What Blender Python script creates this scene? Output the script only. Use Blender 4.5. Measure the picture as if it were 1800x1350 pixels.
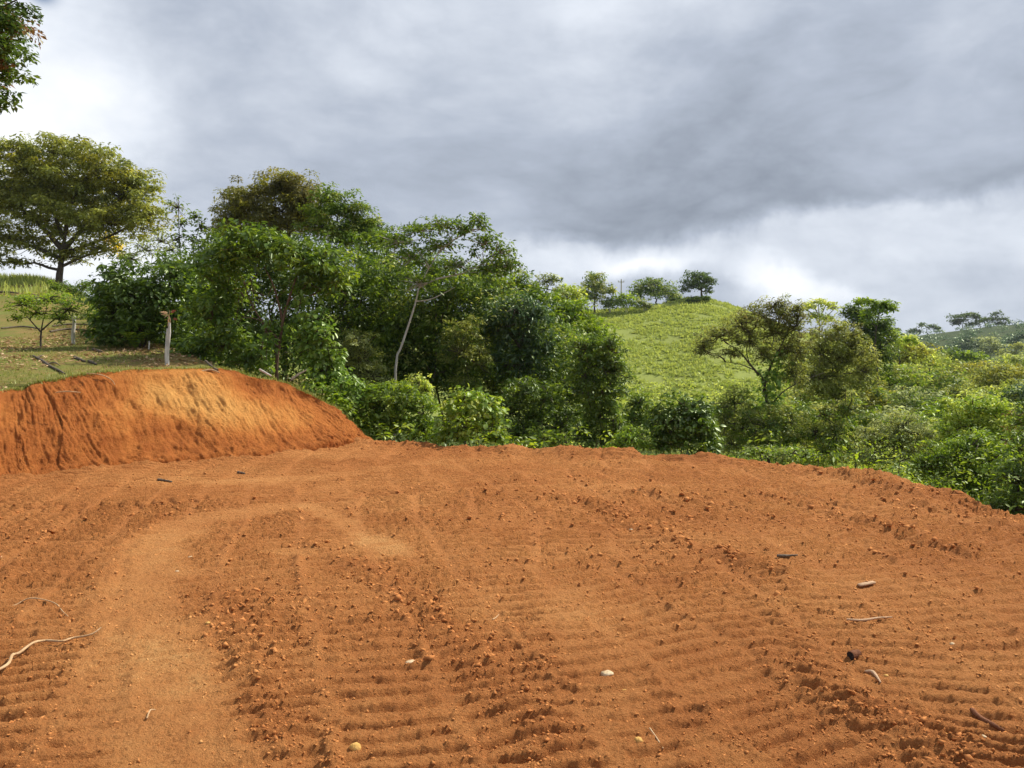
import bpy, math
import numpy as np
from mathutils import Vector

for o in list(bpy.data.objects):
    bpy.data.objects.remove(o)
scene = bpy.context.scene
COL = scene.collection
R = math.radians

# ------------------------------------------------------------------ camera, sky, sun, exposure
CAM_H, FPX, CX, CY = 1.8, 1360.0, 900.0, 675.0
PITCH = math.atan(50 / FPX)
cd = bpy.data.cameras.new('camera')
cd.sensor_width = 36
cd.lens = 36 * FPX / 1800
cd.clip_start, cd.clip_end = 0.05, 12000
cam = bpy.data.objects.new('camera', cd)
cam.location = (0, 0, CAM_H)
cam.rotation_euler = (R(90) - PITCH, 0, 0)
COL.objects.link(cam)
scene.camera = cam

SUN_AZ, SUN_EL = R(56), R(47)          # azimuth from +Y towards +X
sun_dir = Vector((math.sin(SUN_AZ) * math.cos(SUN_EL), math.cos(SUN_AZ) * math.cos(SUN_EL), math.sin(SUN_EL)))
sl = bpy.data.lights.new('sun', 'SUN')
sl.energy = 5.0
sl.angle = R(0.9)
sl.color = (1.0, 0.93, 0.80)
sun = bpy.data.objects.new('sun', sl)
sun.rotation_euler = sun_dir.to_track_quat('Z', 'Y').to_euler()
sun.location = (30, 10, 40)
COL.objects.link(sun)

scene.view_settings.view_transform = 'Standard'
scene.view_settings.look = 'None'
scene.view_settings.exposure = 0.25
scene.view_settings.gamma = 1.0
scene.cycles.use_denoising = True
scene.cycles.max_bounces = 7
scene.cycles.diffuse_bounces = 3
scene.cycles.glossy_bounces = 2
scene.cycles.transmission_bounces = 4
scene.cycles.sample_clamp_indirect = 6
scene.cycles.volume_bounces = 1


class NT:
    """small node-tree writer"""
    def __init__(s, tree):
        s.t = tree
        tree.nodes.clear()

    def n(s, typ, ins=None, **props):
        nd = s.t.nodes.new(typ)
        for k, v in props.items():
            setattr(nd, k, v)
        for k, v in (ins or {}).items():
            s.set(nd.inputs[k], v)
        return nd

    def set(s, sock, v):
        if isinstance(v, bpy.types.NodeSocket):
            s.t.links.new(v, sock)
        else:
            sock.default_value = v

    def m(s, op, a, b=0.0, c=0.0):
        nd = s.n('ShaderNodeMath', operation=op)
        s.set(nd.inputs[0], a); s.set(nd.inputs[1], b); s.set(nd.inputs[2], c)
        return nd.outputs[0]

    def clamp(s, a):
        nd = s.n('ShaderNodeClamp'); s.set(nd.inputs[0], a)
        return nd.outputs[0]

    def mix(s, f, a, b):
        nd = s.n('ShaderNodeMix', data_type='RGBA')
        s.set(nd.inputs[0], f); s.set(nd.inputs[6], a); s.set(nd.inputs[7], b)
        return nd.outputs[2]

    def ramp(s, f, stops):
        nd = s.n('ShaderNodeValToRGB')
        e = nd.color_ramp.elements
        while len(e) < len(stops):
            e.new(0.5)
        for k, (p, c) in enumerate(stops):
            e[k].position = p
            e[k].color = (*c, 1) if len(c) == 3 else c
        s.set(nd.inputs[0], f)
        return nd.outputs[0]

    def noise(s, vec, scale, detail=4, rough=0.55, dist=0.0):
        nd = s.n('ShaderNodeTexNoise')
        s.set(nd.inputs['Vector'], vec)
        nd.inputs['Scale'].default_value = scale
        nd.inputs['Detail'].default_value = detail
        nd.inputs['Roughness'].default_value = rough
        nd.inputs['Distortion'].default_value = dist
        return nd


def make_world():
    w = bpy.data.worlds.new('World')
    scene.world = w
    w.use_nodes = True
    w.cycles.sampling_method = 'MANUAL'
    w.cycles.sample_map_resolution = 256
    t = NT(w.node_tree)
    out = t.n('ShaderNodeOutputWorld')
    sky = t.n('ShaderNodeTexSky', sky_type='NISHITA', sun_disc=False)
    sky.sun_elevation = SUN_EL
    sky.sun_rotation = SUN_AZ
    bg_sky = t.n('ShaderNodeBackground', {'Color': sky.outputs[0], 'Strength': 0.09})
    gen = t.n('ShaderNodeTexCoord').outputs['Generated']
    sep = t.n('ShaderNodeSeparateXYZ', {0: gen})
    x, y, z = sep.outputs
    az = t.m('ARCTAN2', x, y)
    el = t.m('ARCSINE', z)
    # cloud-plane projection keeps the noise flat and streaky towards the horizon
    zz = t.m('ADD', t.m('MAXIMUM', z, 0.0), 0.16)
    comb = t.n('ShaderNodeCombineXYZ', {0: t.m('DIVIDE', x, zz), 1: t.m('DIVIDE', y, zz), 2: t.m('MULTIPLY', z, 1.5)})
    plane = comb.outputs[0]
    wn = t.noise(plane, 0.9, 4, 0.55)
    ws = t.n('ShaderNodeSeparateColor', {0: wn.outputs['Color']})
    azw = t.m('ADD', az, t.m('MULTIPLY', t.m('SUBTRACT', ws.outputs[0], 0.5), 0.12))
    elw = t.m('ADD', el, t.m('MULTIPLY', t.m('SUBTRACT', ws.outputs[1], 0.5), 0.05))
    fb = t.noise(plane, 1.1, 7, 0.58, 0.3).outputs['Fac']
    mpg = t.n('ShaderNodeMapping', {'Vector': gen, 'Scale': (1.0, 1.0, 2.2)}).outputs[0]
    fine = t.noise(mpg, 3.6, 9, 0.62, 0.4).outputs['Fac']
    b1 = t.noise(mpg, 2.6, 6, 0.55, 0.3).outputs['Fac']
    b2 = t.noise(mpg, 6.5, 5, 0.55, 0.2).outputs['Fac']
    billow = t.m('ADD', t.m('ABSOLUTE', t.m('SUBTRACT', b1, 0.5)), t.m('MULTIPLY', t.m('ABSOLUTE', t.m('SUBTRACT', b2, 0.5)), 0.6))
    puff = t.noise(gen, 9.0, 6, 0.6, 0.2)
    pf = t.n('ShaderNodeSeparateColor', {0: puff.outputs['Color']})
    azw = t.m('ADD', azw, t.m('MULTIPLY', t.m('SUBTRACT', pf.outputs[0], 0.5), 0.13))
    elw = t.m('ADD', elw, t.m('MULTIPLY', t.m('SUBTRACT', pf.outputs[1], 0.5), 0.085))
    val = t.m('ADD', 0.50, t.m('MULTIPLY', t.m('SUBTRACT', fb, 0.5), 0.06))
    val = t.m('ADD', val, t.m('MULTIPLY', t.m('SUBTRACT', fine, 0.5), 0.32))
    val = t.m('ADD', val, t.m('MULTIPLY', t.m('SUBTRACT', billow, 0.11), 0.55))

    def blob(px, py, sx, sy, rot, amp, warped=True):
        a0 = math.atan((px - CX) / FPX)
        e0 = math.atan((625 - py) / FPX * math.cos(a0))
        da = t.m('SUBTRACT', azw if warped else az, a0)
        de = t.m('SUBTRACT', elw if warped else el, e0)
        c, s = math.cos(R(rot)), math.sin(R(rot))
        u = t.m('ADD', t.m('MULTIPLY', da, c * FPX / sx), t.m('MULTIPLY', de, s * FPX / sx))
        v = t.m('ADD', t.m('MULTIPLY', da, -s * FPX / sy), t.m('MULTIPLY', de, c * FPX / sy))
        r2 = t.m('ADD', t.m('MULTIPLY', u, u), t.m('MULTIPLY', v, v))
        return t.m('MULTIPLY', t.m('EXPONENT', t.m('MULTIPLY', r2, -0.5)), amp)
    for b in [
              (760, 300, 260, 70, 5, -0.05), (330, 120, 160, 70, -15, -0.06), (1300, 190, 300, 80, 10, -0.07),
              (70, 130, 120, 140, 0, 0.34), (20, 300, 150, 70, 0, 0.16), (1345, 475, 55, 26, -20, 0.30),
              (1130, 462, 70, 18, 10, 0.34), (1430, 505, 60, 18, -10, 0.26), (1640, 410, 220, 40, -4, 0.16),
              (1050, 165, 90, 60, 20, 0.12), (1080, 10, 150, 40, 0, 0.18), (980, 470, 110, 26, 0, 0.12),
              (270, 450, 90, 40, 0, 0.24), (20, 470, 120, 30, 0, 0.24), (1700, 40, 200, 70, 0, 0.06),
              (620, 90, 150, 60, 20, 0.08)]:
        val = t.m('ADD', val, blob(*b))
    # base of the heavy cloud bank: crisp below, fading upwards
    edge = t.m('ADD', 0.137, t.m('MULTIPLY', az, 0.085))
    d = t.m('SUBTRACT', elw, edge)
    low = t.n('ShaderNodeMapRange', {0: d, 1: -0.012, 2: 0.022}, interpolation_type='SMOOTHSTEP').outputs[0]
    left = t.n('ShaderNodeMapRange', {0: azw, 1: -0.12, 2: 0.16}, interpolation_type='SMOOTHSTEP').outputs[0]
    right = t.n('ShaderNodeMapRange', {0: azw, 1: 1.3, 2: 0.7}, interpolation_type='SMOOTHSTEP').outputs[0]
    fadeup = t.m('EXPONENT', t.m('MULTIPLY', t.m('MAXIMUM', d, 0.0), -15.0))
    bank = t.m('MULTIPLY', t.m('MULTIPLY', low, fadeup), t.m('MULTIPLY', left, right))
    val = t.m('SUBTRACT', val, t.m('MULTIPLY', bank, 0.28))
    col = t.ramp(t.clamp(val), [(0.0, (0.12, 0.14, 0.175)), (0.22, (0.205, 0.238, 0.295)), (0.45, (0.40, 0.447, 0.535)),
                                (0.7, (0.68, 0.725, 0.80)), (1.0, (0.98, 0.99, 1.0))])
    bg_cl = t.n('ShaderNodeBackground', {'Color': col, 'Strength': 1.0})
    gap = blob(88, 2, 14, 9, 0, 1.0, False)
    cover = t.m('SUBTRACT', 1.0, t.clamp(gap))
    mx = t.n('ShaderNodeMixShader', {0: cover, 1: bg_sky.outputs[0], 2: bg_cl.outputs[0]})
    t.t.links.new(mx.outputs[0], out.inputs[0])


make_world()

# ------------------------------------------------------------------ numpy helpers
_seed = [7]


def rng(s=None):
    if s is None:
        _seed[0] += 1
        s = _seed[0]
    return np.random.default_rng(s)


def ss(a, b, x):
    q = np.clip((x - a) / (b - a), 0, 1)
    return q * q * (3 - 2 * q)


def hash2(ix, iy, seed):
    h = (ix.astype(np.int64) * 374761393 + iy.astype(np.int64) * 668265263 + seed * 974634777) & 0xFFFFFFFF
    h = ((h ^ (h >> 13)) * 1274126177) & 0xFFFFFFFF
    h = (h ^ (h >> 16)) & 0xFFFFFF
    return h.astype(np.float32) / float(0xFFFFFF)


def vnoise(x, y, seed=0):
    ix = np.floor(x); iy = np.floor(y)
    fx = x - ix; fy = y - iy
    fx = fx * fx * (3 - 2 * fx); fy = fy * fy * (3 - 2 * fy)
    a = hash2(ix, iy, seed); b = hash2(ix + 1, iy, seed)
    c = hash2(ix, iy + 1, seed); d = hash2(ix + 1, iy + 1, seed)
    return (a + (b - a) * fx) * (1 - fy) + (c + (d - c) * fx) * fy - 0.5


def fbm(x, y, seed=0, oct=4, gain=0.5):
    s = 0; a = 1.0
    for k in range(oct):
        s = s + a * vnoise(x * 2 ** k + 13.7 * k, y * 2 ** k - 7.1 * k, seed + k)
        a *= gain
    return s


def bumps(x, y, cell, seed, fill=0.8, rmin=0.25, rmax=0.6):
    """rounded lumps scattered one per cell; returns height in units of the cell size"""
    gx = x / cell; gy = y / cell
    wx = 0.55 * fbm(gx * 1.3, gy * 1.3, seed + 7, 2); wy = 0.55 * fbm(gx * 1.3 + 31, gy * 1.3, seed + 9, 2)
    gx = gx + wx; gy = gy + wy
    ix = np.floor(gx); iy = np.floor(gy)
    out = np.zeros_like(gx)
    for dx in (-1, 0, 1):
        for dy in (-1, 0, 1):
            cx = ix + dx; cy = iy + dy
            px = cx + hash2(cx, cy, seed); py = cy + hash2(cx, cy, seed + 1)
            r = rmin + (rmax - rmin) * hash2(cx, cy, seed + 2) ** 2
            on = hash2(cx, cy, seed + 3) < fill
            asp = 0.7 + 0.6 * hash2(cx, cy, seed + 4)
            d2 = (((gx - px) * asp) ** 2 + ((gy - py) / asp) ** 2) / (r * r)
            h = np.where(on, r * np.sqrt(np.clip(1 - d2, 0, 1)), 0)
            out = np.maximum(out, h)
    return out


def ray(px, py):
    u = (px - CX) / FPX; v = (CY - py) / FPX
    c, s = math.cos(PITCH), math.sin(PITCH)
    return np.array([u, c + v * s, v * c - s])      # camera looks +Y, tilted down


def at(px, py, Y):
    d = ray(px, py)
    return np.array([0, 0, CAM_H]) + d * (Y / d[1])


def gnd(px, py, z=0.0):
    d = ray(px, py)
    return np.array([0, 0, CAM_H]) + d * ((z - CAM_H) / d[2])


def polydist(x, y, P):
    """distance, arclength and side to a polyline"""
    best = np.full(x.shape, 1e9); arc = np.zeros(x.shape); side = np.zeros(x.shape)
    a0 = 0.0
    for (x0, y0), (x1, y1) in zip(P[:-1], P[1:]):
        dx, dy = x1 - x0, y1 - y0
        L = math.hypot(dx, dy)
        tt = np.clip(((x - x0) * dx + (y - y0) * dy) / (L * L), 0, 1)
        ex = x - x0 - tt * dx; ey = y - y0 - tt * dy
        d = np.hypot(ex, ey)
        k = d < best
        best = np.where(k, d, best); arc = np.where(k, a0 + tt * L, arc)
        side = np.where(k, (dx * ey - dy * ex) / L, side)
        a0 += L
    return best, arc, side


def smooth_path(P, n):
    P = np.asarray(P, float)
    k = len(P)
    tt = np.linspace(0, k - 1, n)
    i = np.clip(np.floor(tt).astype(int), 0, k - 2)
    f = (tt - i)[:, None]
    p0 = P[np.clip(i - 1, 0, k - 1)]; p1 = P[i]; p2 = P[i + 1]; p3 = P[np.clip(i + 2, 0, k - 1)]
    return 0.5 * (2 * p1 + (p2 - p0) * f + (2 * p0 - 5 * p1 + 4 * p2 - p3) * f ** 2 + (3 * p1 - p0 - 3 * p2 + p3) * f ** 3)


def norm(v):
    return v / np.maximum(np.linalg.norm(v, axis=-1, keepdims=True), 1e-9)


# ------------------------------------------------------------------ mesh helpers
class Acc:
    def __init__(s):
        s.V, s.F, s.T, s.n = [], [], [], 0

    def add(s, V, F, tint=None):
        V = np.asarray(V, np.float32).reshape(-1, 3)
        F = np.asarray(F, np.int32)
        s.V.append(V); s.F.append(F + s.n)
        s.T.append(np.zeros(len(V), np.float32) if tint is None else np.broadcast_to(np.asarray(tint, np.float32), (len(V),)))
        s.n += len(V)

    def mesh(s, name, mat, smooth=True, origin=None):
        V = np.concatenate(s.V)
        if origin is not None:
            V = V - np.asarray(origin, np.float32)
        me = bpy.data.meshes.new(name)
        me.vertices.add(len(V))
        me.vertices.foreach_set('co', V.ravel())
        nl = sum(f.size for f in s.F); nf = sum(len(f) for f in s.F)
        me.loops.add(nl); me.polygons.add(nf)
        me.loops.foreach_set('vertex_index', np.concatenate([f.ravel() for f in s.F]))
        tot = np.concatenate([np.full(len(f), f.shape[1], np.int32) for f in s.F])
        st = np.concatenate([[0], np.cumsum(tot)[:-1]]).astype(np.int32)
        me.polygons.foreach_set('loop_start', st)
        me.polygons.foreach_set('loop_total', tot)
        me.update(calc_edges=True)
        a = me.attributes.new('tint', 'FLOAT', 'POINT')
        a.data.foreach_set('value', np.concatenate(s.T).astype(np.float32))
        if smooth:
            me.polygons.foreach_set('use_smooth', np.ones(nf, bool))
        me.materials.append(mat)
        return me

    def obj(s, name, mat, parent=None, smooth=True, origin=None, **props):
        me = s.mesh(name, mat, smooth, origin)
        o = bpy.data.objects.new(name, me)
        COL.objects.link(o)
        if parent is not None:
            o.parent = parent
        elif origin is not None:
            o.location = origin
        for k, v in props.items():
            o[k] = v
        return o


def grid_faces(nr, nc, keep=None):
    i = np.arange(nr - 1)[:, None] * nc + np.arange(nc - 1)[None, :]
    F = np.stack([i, i + 1, i + nc + 1, i + nc], -1).reshape(-1, 4)
    return F if keep is None else F[keep.ravel()]


def thing(name, label, cat, loc=(0, 0, 0), group=None):
    o = bpy.data.objects.new(name, None)
    o.empty_display_size = 0.2
    COL.objects.link(o)
    o.location = loc
    o['label'] = label
    o['category'] = cat
    if group:
        o['group'] = group
    return o


def tube(acc, P, rad, sides=6, tint=0.5, cap=True, rough=0.0, g=None):
    P = np.asarray(P, float); k = len(P)
    rad = np.broadcast_to(np.asarray(rad, float), (k,))
    T = norm(np.gradient(P, axis=0))
    ref = np.array([0, 0, 1.0]) if abs(T[0][2]) < 0.9 else np.array([1.0, 0, 0])
    U = np.zeros_like(P)
    u = norm(np.cross(ref, T[0]))
    for i in range(k):
        u = norm(u - T[i] * np.dot(u, T[i]))
        U[i] = u
    W = np.cross(T, U)
    a = np.linspace(0, 2 * math.pi, sides, endpoint=False)
    ring = U[:, None] * np.cos(a)[None, :, None] + W[:, None] * np.sin(a)[None, :, None]
    rr = rad[:, None]
    if rough:
        rr = rr * (1 + rough * (g.random((k, sides)) - 0.5))
    V = P[:, None] + ring * (rr[..., None] if rr.ndim == 2 else rr)
    V = V.reshape(-1, 3)
    i = np.arange(k - 1)[:, None] * sides
    j = np.arange(sides)[None]
    j2 = (j + 1) % sides
    F = np.stack([i + j, i + j2, i + sides + j2, i + sides + j], -1).reshape(-1, 4)
    acc.add(V, F, tint)
    if cap:
        acc.add(V[:sides], np.arange(sides)[None, ::-1], tint)
        acc.add(V[-sides:], np.arange(sides)[None], tint)


def add_leaves(acc, P, N, D, L, W, tint, six=False):
    n = len(P)
    S = norm(np.cross(N, D))
    N = norm(np.cross(D, S))
    L = np.broadcast_to(L, (n,))[:, None]; W = np.broadcast_to(W, (n,))[:, None]
    if six:
        tip = P + D * L - N * L * 0.16
        c1 = P + D * L * 0.32 + N * W * 0.10; c2 = P + D * L * 0.70 + N * W * 0.02
        V = np.stack([P, c1 + S * W * 0.46, c2 + S * W * 0.40, tip, c2 - S * W * 0.40, c1 - S * W * 0.46], 1)
        b = np.arange(n)[:, None] * 6
        F = np.concatenate([b + np.array([[0, 1, 2, 3]]), b + np.array([[0, 3, 4, 5]])])
        acc.add(V.reshape(-1, 3), F, np.repeat(tint, 6))
    else:
        tip = P + D * L - N * L * 0.10
        mid = P + D * L * 0.48 + N * W * 0.12
        V = np.stack([P, mid + S * W * 0.5, tip, mid - S * W * 0.5], 1)
        b = np.arange(n)[:, None] * 4
        F = np.concatenate([b + np.array([[0, 1, 2]]), b + np.array([[0, 2, 3]])])
        acc.add(V.reshape(-1, 3), F, np.repeat(tint, 4))


def rand_dir(g, n):
    return norm(g.normal(size=(n, 3)))


def clump_leaves(acc, g, C, rad, nper, L, asp, flat=0.75, droop=0.35, tvar=0.25, six=False, tbase=None, dead=0.0):
    """leaves on small uneven clumps: C (n,3) centres, rad (n,), nper leaves each"""
    n = len(C)
    C = np.repeat(C, nper, 0); r = np.repeat(rad, nper)
    ct = np.repeat(g.random(n) if tbase is None else tbase, nper)
    m = len(C)
    u = rand_dir(g, m)
    u[:, 2] = np.where(u[:, 2] < -0.5, -u[:, 2], u[:, 2])
    P = C + u * (r * g.random(m) ** 0.45)[:, None] * np.array([1, 1, flat])
    N = norm(u * 0.55 + np.array([0, 0, 0.75]) + g.normal(size=(m, 3)) * 0.42)
    out = u * np.array([1, 1, 0.25]) + g.normal(size=(m, 3)) * 0.55 - np.array([0, 0, droop])
    D = norm(out - N * np.sum(out * N, 1)[:, None])
    Ls = L * (0.45 + 0.95 * g.random(m) ** 1.3)
    tint = np.clip(ct * 0.65 + 0.35 * g.random(m) + tvar * (g.random(m) - 0.5), 0, 1)
    add_leaves(acc, P, N, D, Ls, Ls * asp, tint, six)


# ------------------------------------------------------------------ materials
MATS = {}


def new_mat(name):
    m = bpy.data.materials.new(name)
    m.use_nodes = True
    MATS[name] = m
    t = NT(m.node_tree)
    out = t.n('ShaderNodeOutputMaterial')
    return m, t, out


def leaf_mat(name, c0, c1, c2, trans=0.46, gloss=0.05, rough=0.45):
    m, t, out = new_mat(name)
    at_ = t.n('ShaderNodeAttribute', attribute_name='tint')
    oi = t.n('ShaderNodeObjectInfo')
    geo = t.n('ShaderNodeNewGeometry')
    f = t.m('ADD', at_.outputs['Fac'], t.m('MULTIPLY', t.m('SUBTRACT', oi.outputs['Random'], 0.5), 0.14))
    col = t.ramp(t.clamp(f), [(0.0, c0), (0.5, c1), (0.95, c2)])
    nz = t.noise(geo.outputs['Position'], 1.3, 2)
    hs = t.n('ShaderNodeHueSaturation', {'Hue': t.m('ADD', 0.485, t.m('MULTIPLY', nz.outputs['Fac'], 0.03)),
                                         'Value': t.m('ADD', 1.15, t.m('MULTIPLY', nz.outputs['Fac'], 0.60)), 'Color': col})
    d = t.n('ShaderNodeBsdfDiffuse', {'Color': hs.outputs[0]})
    tc = t.n('ShaderNodeHueSaturation', {'Hue': 0.485, 'Saturation': 1.1, 'Value': 1.9, 'Color': hs.outputs[0]})
    tr = t.n('ShaderNodeBsdfTranslucent', {'Color': tc.outputs[0]})
    mx = t.n('ShaderNodeMixShader', {0: trans, 1: d.outputs[0], 2: tr.outputs[0]})
    gl = t.n('ShaderNodeBsdfGlossy', {'Color': (0.9, 1.0, 0.75, 1), 'Roughness': rough})
    mx2 = t.n('ShaderNodeMixShader', {0: gloss * 0.8, 1: mx.outputs[0], 2: gl.outputs[0]})
    t.t.links.new(mx2.outputs[0], out.inputs[0])
    return m


def plain_mat(name, c0, c1, scale=8, rough=0.85, stretch=(1, 1, 1), bump=0.3, bscale=None, detail=5):
    m, t, out = new_mat(name)
    tc = t.n('ShaderNodeTexCoord').outputs['Object']
    mp = t.n('ShaderNodeMapping', {'Vector': tc, 'Scale': stretch}).outputs[0]
    nz = t.noise(mp, scale, detail, 0.6)
    col = t.ramp(nz.outputs['Fac'], [(0.28, c0), (0.72, c1)])
    n2 = t.noise(mp, bscale or scale * 4, 4, 0.6)
    bp = t.n('ShaderNodeBump', {'Strength': bump, 'Distance': 0.02, 'Height': n2.outputs['Fac']})
    p = t.n('ShaderNodeBsdfPrincipled', {'Base Color': col, 'Roughness': rough, 'Normal': bp.outputs[0], 'Specular IOR Level': 0.2})
    t.t.links.new(p.outputs[0], out.inputs[0])
    return m


L_ = {}
L_['glossy'] = leaf_mat('glossy_dark_leaves', (0.028, 0.052, 0.010), (0.058, 0.102, 0.016), (0.125, 0.185, 0.030), 0.34, 0.07, 0.42)
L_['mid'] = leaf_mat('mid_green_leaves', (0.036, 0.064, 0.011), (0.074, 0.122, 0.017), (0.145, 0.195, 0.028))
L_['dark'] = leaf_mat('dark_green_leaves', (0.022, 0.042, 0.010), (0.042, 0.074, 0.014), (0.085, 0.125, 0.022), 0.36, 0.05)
L_['bright'] = leaf_mat('bright_green_leaves', (0.062, 0.108, 0.014), (0.120, 0.185, 0.022), (0.215, 0.285, 0.038))
L_['lime'] = leaf_mat('lime_leaves', (0.12, 0.165, 0.028), (0.245, 0.295, 0.055), (0.41, 0.45, 0.115))
L_['olive'] = leaf_mat('olive_leaves', (0.070, 0.086, 0.018), (0.150, 0.172, 0.038), (0.27, 0.285, 0.078))
L_['brown'] = leaf_mat('brown_olive_leaves', (0.048, 0.050, 0.016), (0.095, 0.092, 0.028), (0.175, 0.165, 0.050))
L_['gold'] = leaf_mat('golden_olive_leaves', (0.072, 0.080, 0.014), (0.142, 0.148, 0.022), (0.25, 0.235, 0.042))
L_['grey'] = leaf_mat('grey_green_leaves', (0.065, 0.085, 0.030), (0.145, 0.172, 0.062), (0.29, 0.32, 0.14))
L_['blue'] = leaf_mat('blue_green_leaves', (0.020, 0.046, 0.020), (0.044, 0.082, 0.038), (0.105, 0.150, 0.075), 0.28, 0.09, 0.42)
L_['vine'] = leaf_mat('vine_leaves', (0.058, 0.108, 0.018), (0.110, 0.180, 0.028), (0.215, 0.295, 0.07), 0.40, 0.07, 0.42)
L_['yellow'] = leaf_mat('yellow_leaves', (0.25, 0.22, 0.02), (0.42, 0.36, 0.03), (0.6, 0.52, 0.06))
L_['rust'] = leaf_mat('rust_leaves', (0.10, 0.055, 0.02), (0.17, 0.10, 0.035), (0.24, 0.17, 0.06), 0.25)
L_['grass'] = leaf_mat('pasture_grass_blades', (0.145, 0.180, 0.042), (0.215, 0.255, 0.060), (0.29, 0.325, 0.095), 0.35, 0.03)
L_['turf'] = leaf_mat('turf_blades', (0.085, 0.105, 0.022), (0.14, 0.16, 0.035), (0.24, 0.23, 0.08), 0.3, 0.03)
L_['litter'] = leaf_mat('fallen_leaf_litter', (0.12, 0.07, 0.035), (0.26, 0.165, 0.085), (0.42, 0.30, 0.18), 0.15, 0.03)
L_['deadleaf'] = leaf_mat('dead_leaf', (0.22, 0.12, 0.06), (0.34, 0.22, 0.12), (0.5, 0.38, 0.24), 0.2, 0.04)
L_['redleaf'] = leaf_mat('red_dead_leaf', (0.10, 0.03, 0.012), (0.15, 0.045, 0.016), (0.2, 0.065, 0.022), 0.2, 0.04)

BARK = plain_mat('grey_brown_bark', (0.045, 0.034, 0.025), (0.14, 0.115, 0.09), 6, stretch=(3, 3, 0.6), bump=0.6)
PALE = plain_mat('pale_bark', (0.34, 0.30, 0.25), (0.66, 0.62, 0.55), 7, stretch=(3, 3, 0.5), bump=0.5)
REDBARK = plain_mat('reddish_twigs', (0.075, 0.042, 0.028), (0.20, 0.13, 0.09), 8, stretch=(3, 3, 0.6), bump=0.5)
POSTWOOD = plain_mat('weathered_post_wood', (0.36, 0.33, 0.30), (0.86, 0.83, 0.78), 9, stretch=(5, 5, 0.35), bump=0.9, bscale=22)
DEADWOOD = plain_mat('dead_wood', (0.055, 0.042, 0.03), (0.21, 0.17, 0.125), 9, stretch=(2, 2, 2), bump=0.7)
ROOTWOOD = plain_mat('bare_pale_root', (0.36, 0.21, 0.10), (0.64, 0.45, 0.26), 14, bump=0.4)
CHIPWOOD = plain_mat('fresh_wood_chip', (0.45, 0.27, 0.15), (0.72, 0.50, 0.32), 30, stretch=(1, 6, 6), bump=0.5)
REDLOG = plain_mat('red_earthy_log', (0.10, 0.035, 0.014), (0.25, 0.10, 0.045), 8, bump=0.7)
PALESTONE = plain_mat('pale_stone', (0.42, 0.27, 0.13), (0.80, 0.66, 0.44), 22, bump=0.4, rough=0.7)
OCHRESTONE = plain_mat('ochre_stone', (0.50, 0.27, 0.06), (0.72, 0.45, 0.15), 22, bump=0.4)


def soil_mat(name, bank=False, bump=1.0):
    m, t, out = new_mat(name)
    pos = t.n('ShaderNodeTexCoord').outputs['Object']
    dust = t.n('ShaderNodeAttribute', attribute_name='tint').outputs['Fac']
    big = t.noise(pos, 0.55, 5, 0.6, 0.4).outputs['Fac']
    mid = t.noise(pos, 5.0, 6, 0.65).outputs['Fac']
    fine = t.noise(pos, 70.0, 5, 0.7).outputs['Fac']
    grit = t.noise(pos, 260.0, 3, 0.7).outputs['Fac']
    if bank:
        mp = t.n('ShaderNodeMapping', {'Vector': pos, 'Rotation': (0, R(-28), R(-30)), 'Scale': (5.0, 3.0, 1.0)}).outputs[0]
        st = t.noise(mp, 1.3, 6, 0.62, 0.5).outputs['Fac']
        f = t.m('ADD', t.m('MULTIPLY', st, 0.50), t.m('MULTIPLY', dust, 0.75))
        f = t.m('ADD', f, t.m('MULTIPLY', t.m('SUBTRACT', mid, 0.5), 0.25))
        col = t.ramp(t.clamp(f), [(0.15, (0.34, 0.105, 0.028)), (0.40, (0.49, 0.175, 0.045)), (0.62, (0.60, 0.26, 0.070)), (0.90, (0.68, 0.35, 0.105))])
    else:
        f = t.m('ADD', t.m('MULTIPLY', big, 0.50), t.m('MULTIPLY', mid, 0.35))
        f = t.m('ADD', f, t.m('MULTIPLY', t.m('SUBTRACT', fine, 0.5), 0.60))
        f = t.m('ADD', f, t.m('MULTIPLY', t.m('SUBTRACT', dust, 0.3), 0.34))
        col = t.ramp(t.clamp(f), [(0.10, (0.275, 0.093, 0.030)), (0.36, (0.445, 0.172, 0.055)), (0.60, (0.555, 0.247, 0.084)), (0.86, (0.69, 0.39, 0.150))])
    h = t.m('ADD', t.m('MULTIPLY', fine, 1.0), t.m('MULTIPLY', grit, 0.45))
    h = t.m('ADD', h, t.m('MULTIPLY', t.noise(pos, 26.0, 6, 0.7).outputs['Fac'], 2.2))
    bp = t.n('ShaderNodeBump', {'Strength': bump, 'Distance': 0.020, 'Height': h})
    p = t.n('ShaderNodeBsdfPrincipled', {'Base Color': col, 'Roughness': 0.95, 'Normal': bp.outputs[0], 'Specular IOR Level': 0.08})
    t.t.links.new(p.outputs[0], out.inputs[0])
    return m


SOIL = soil_mat('orange_graded_soil')
BANKSOIL = soil_mat('red_cut_bank_soil', True)
CRUMB = soil_mat('orange_soil_crumb', False, 0.12)


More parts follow.
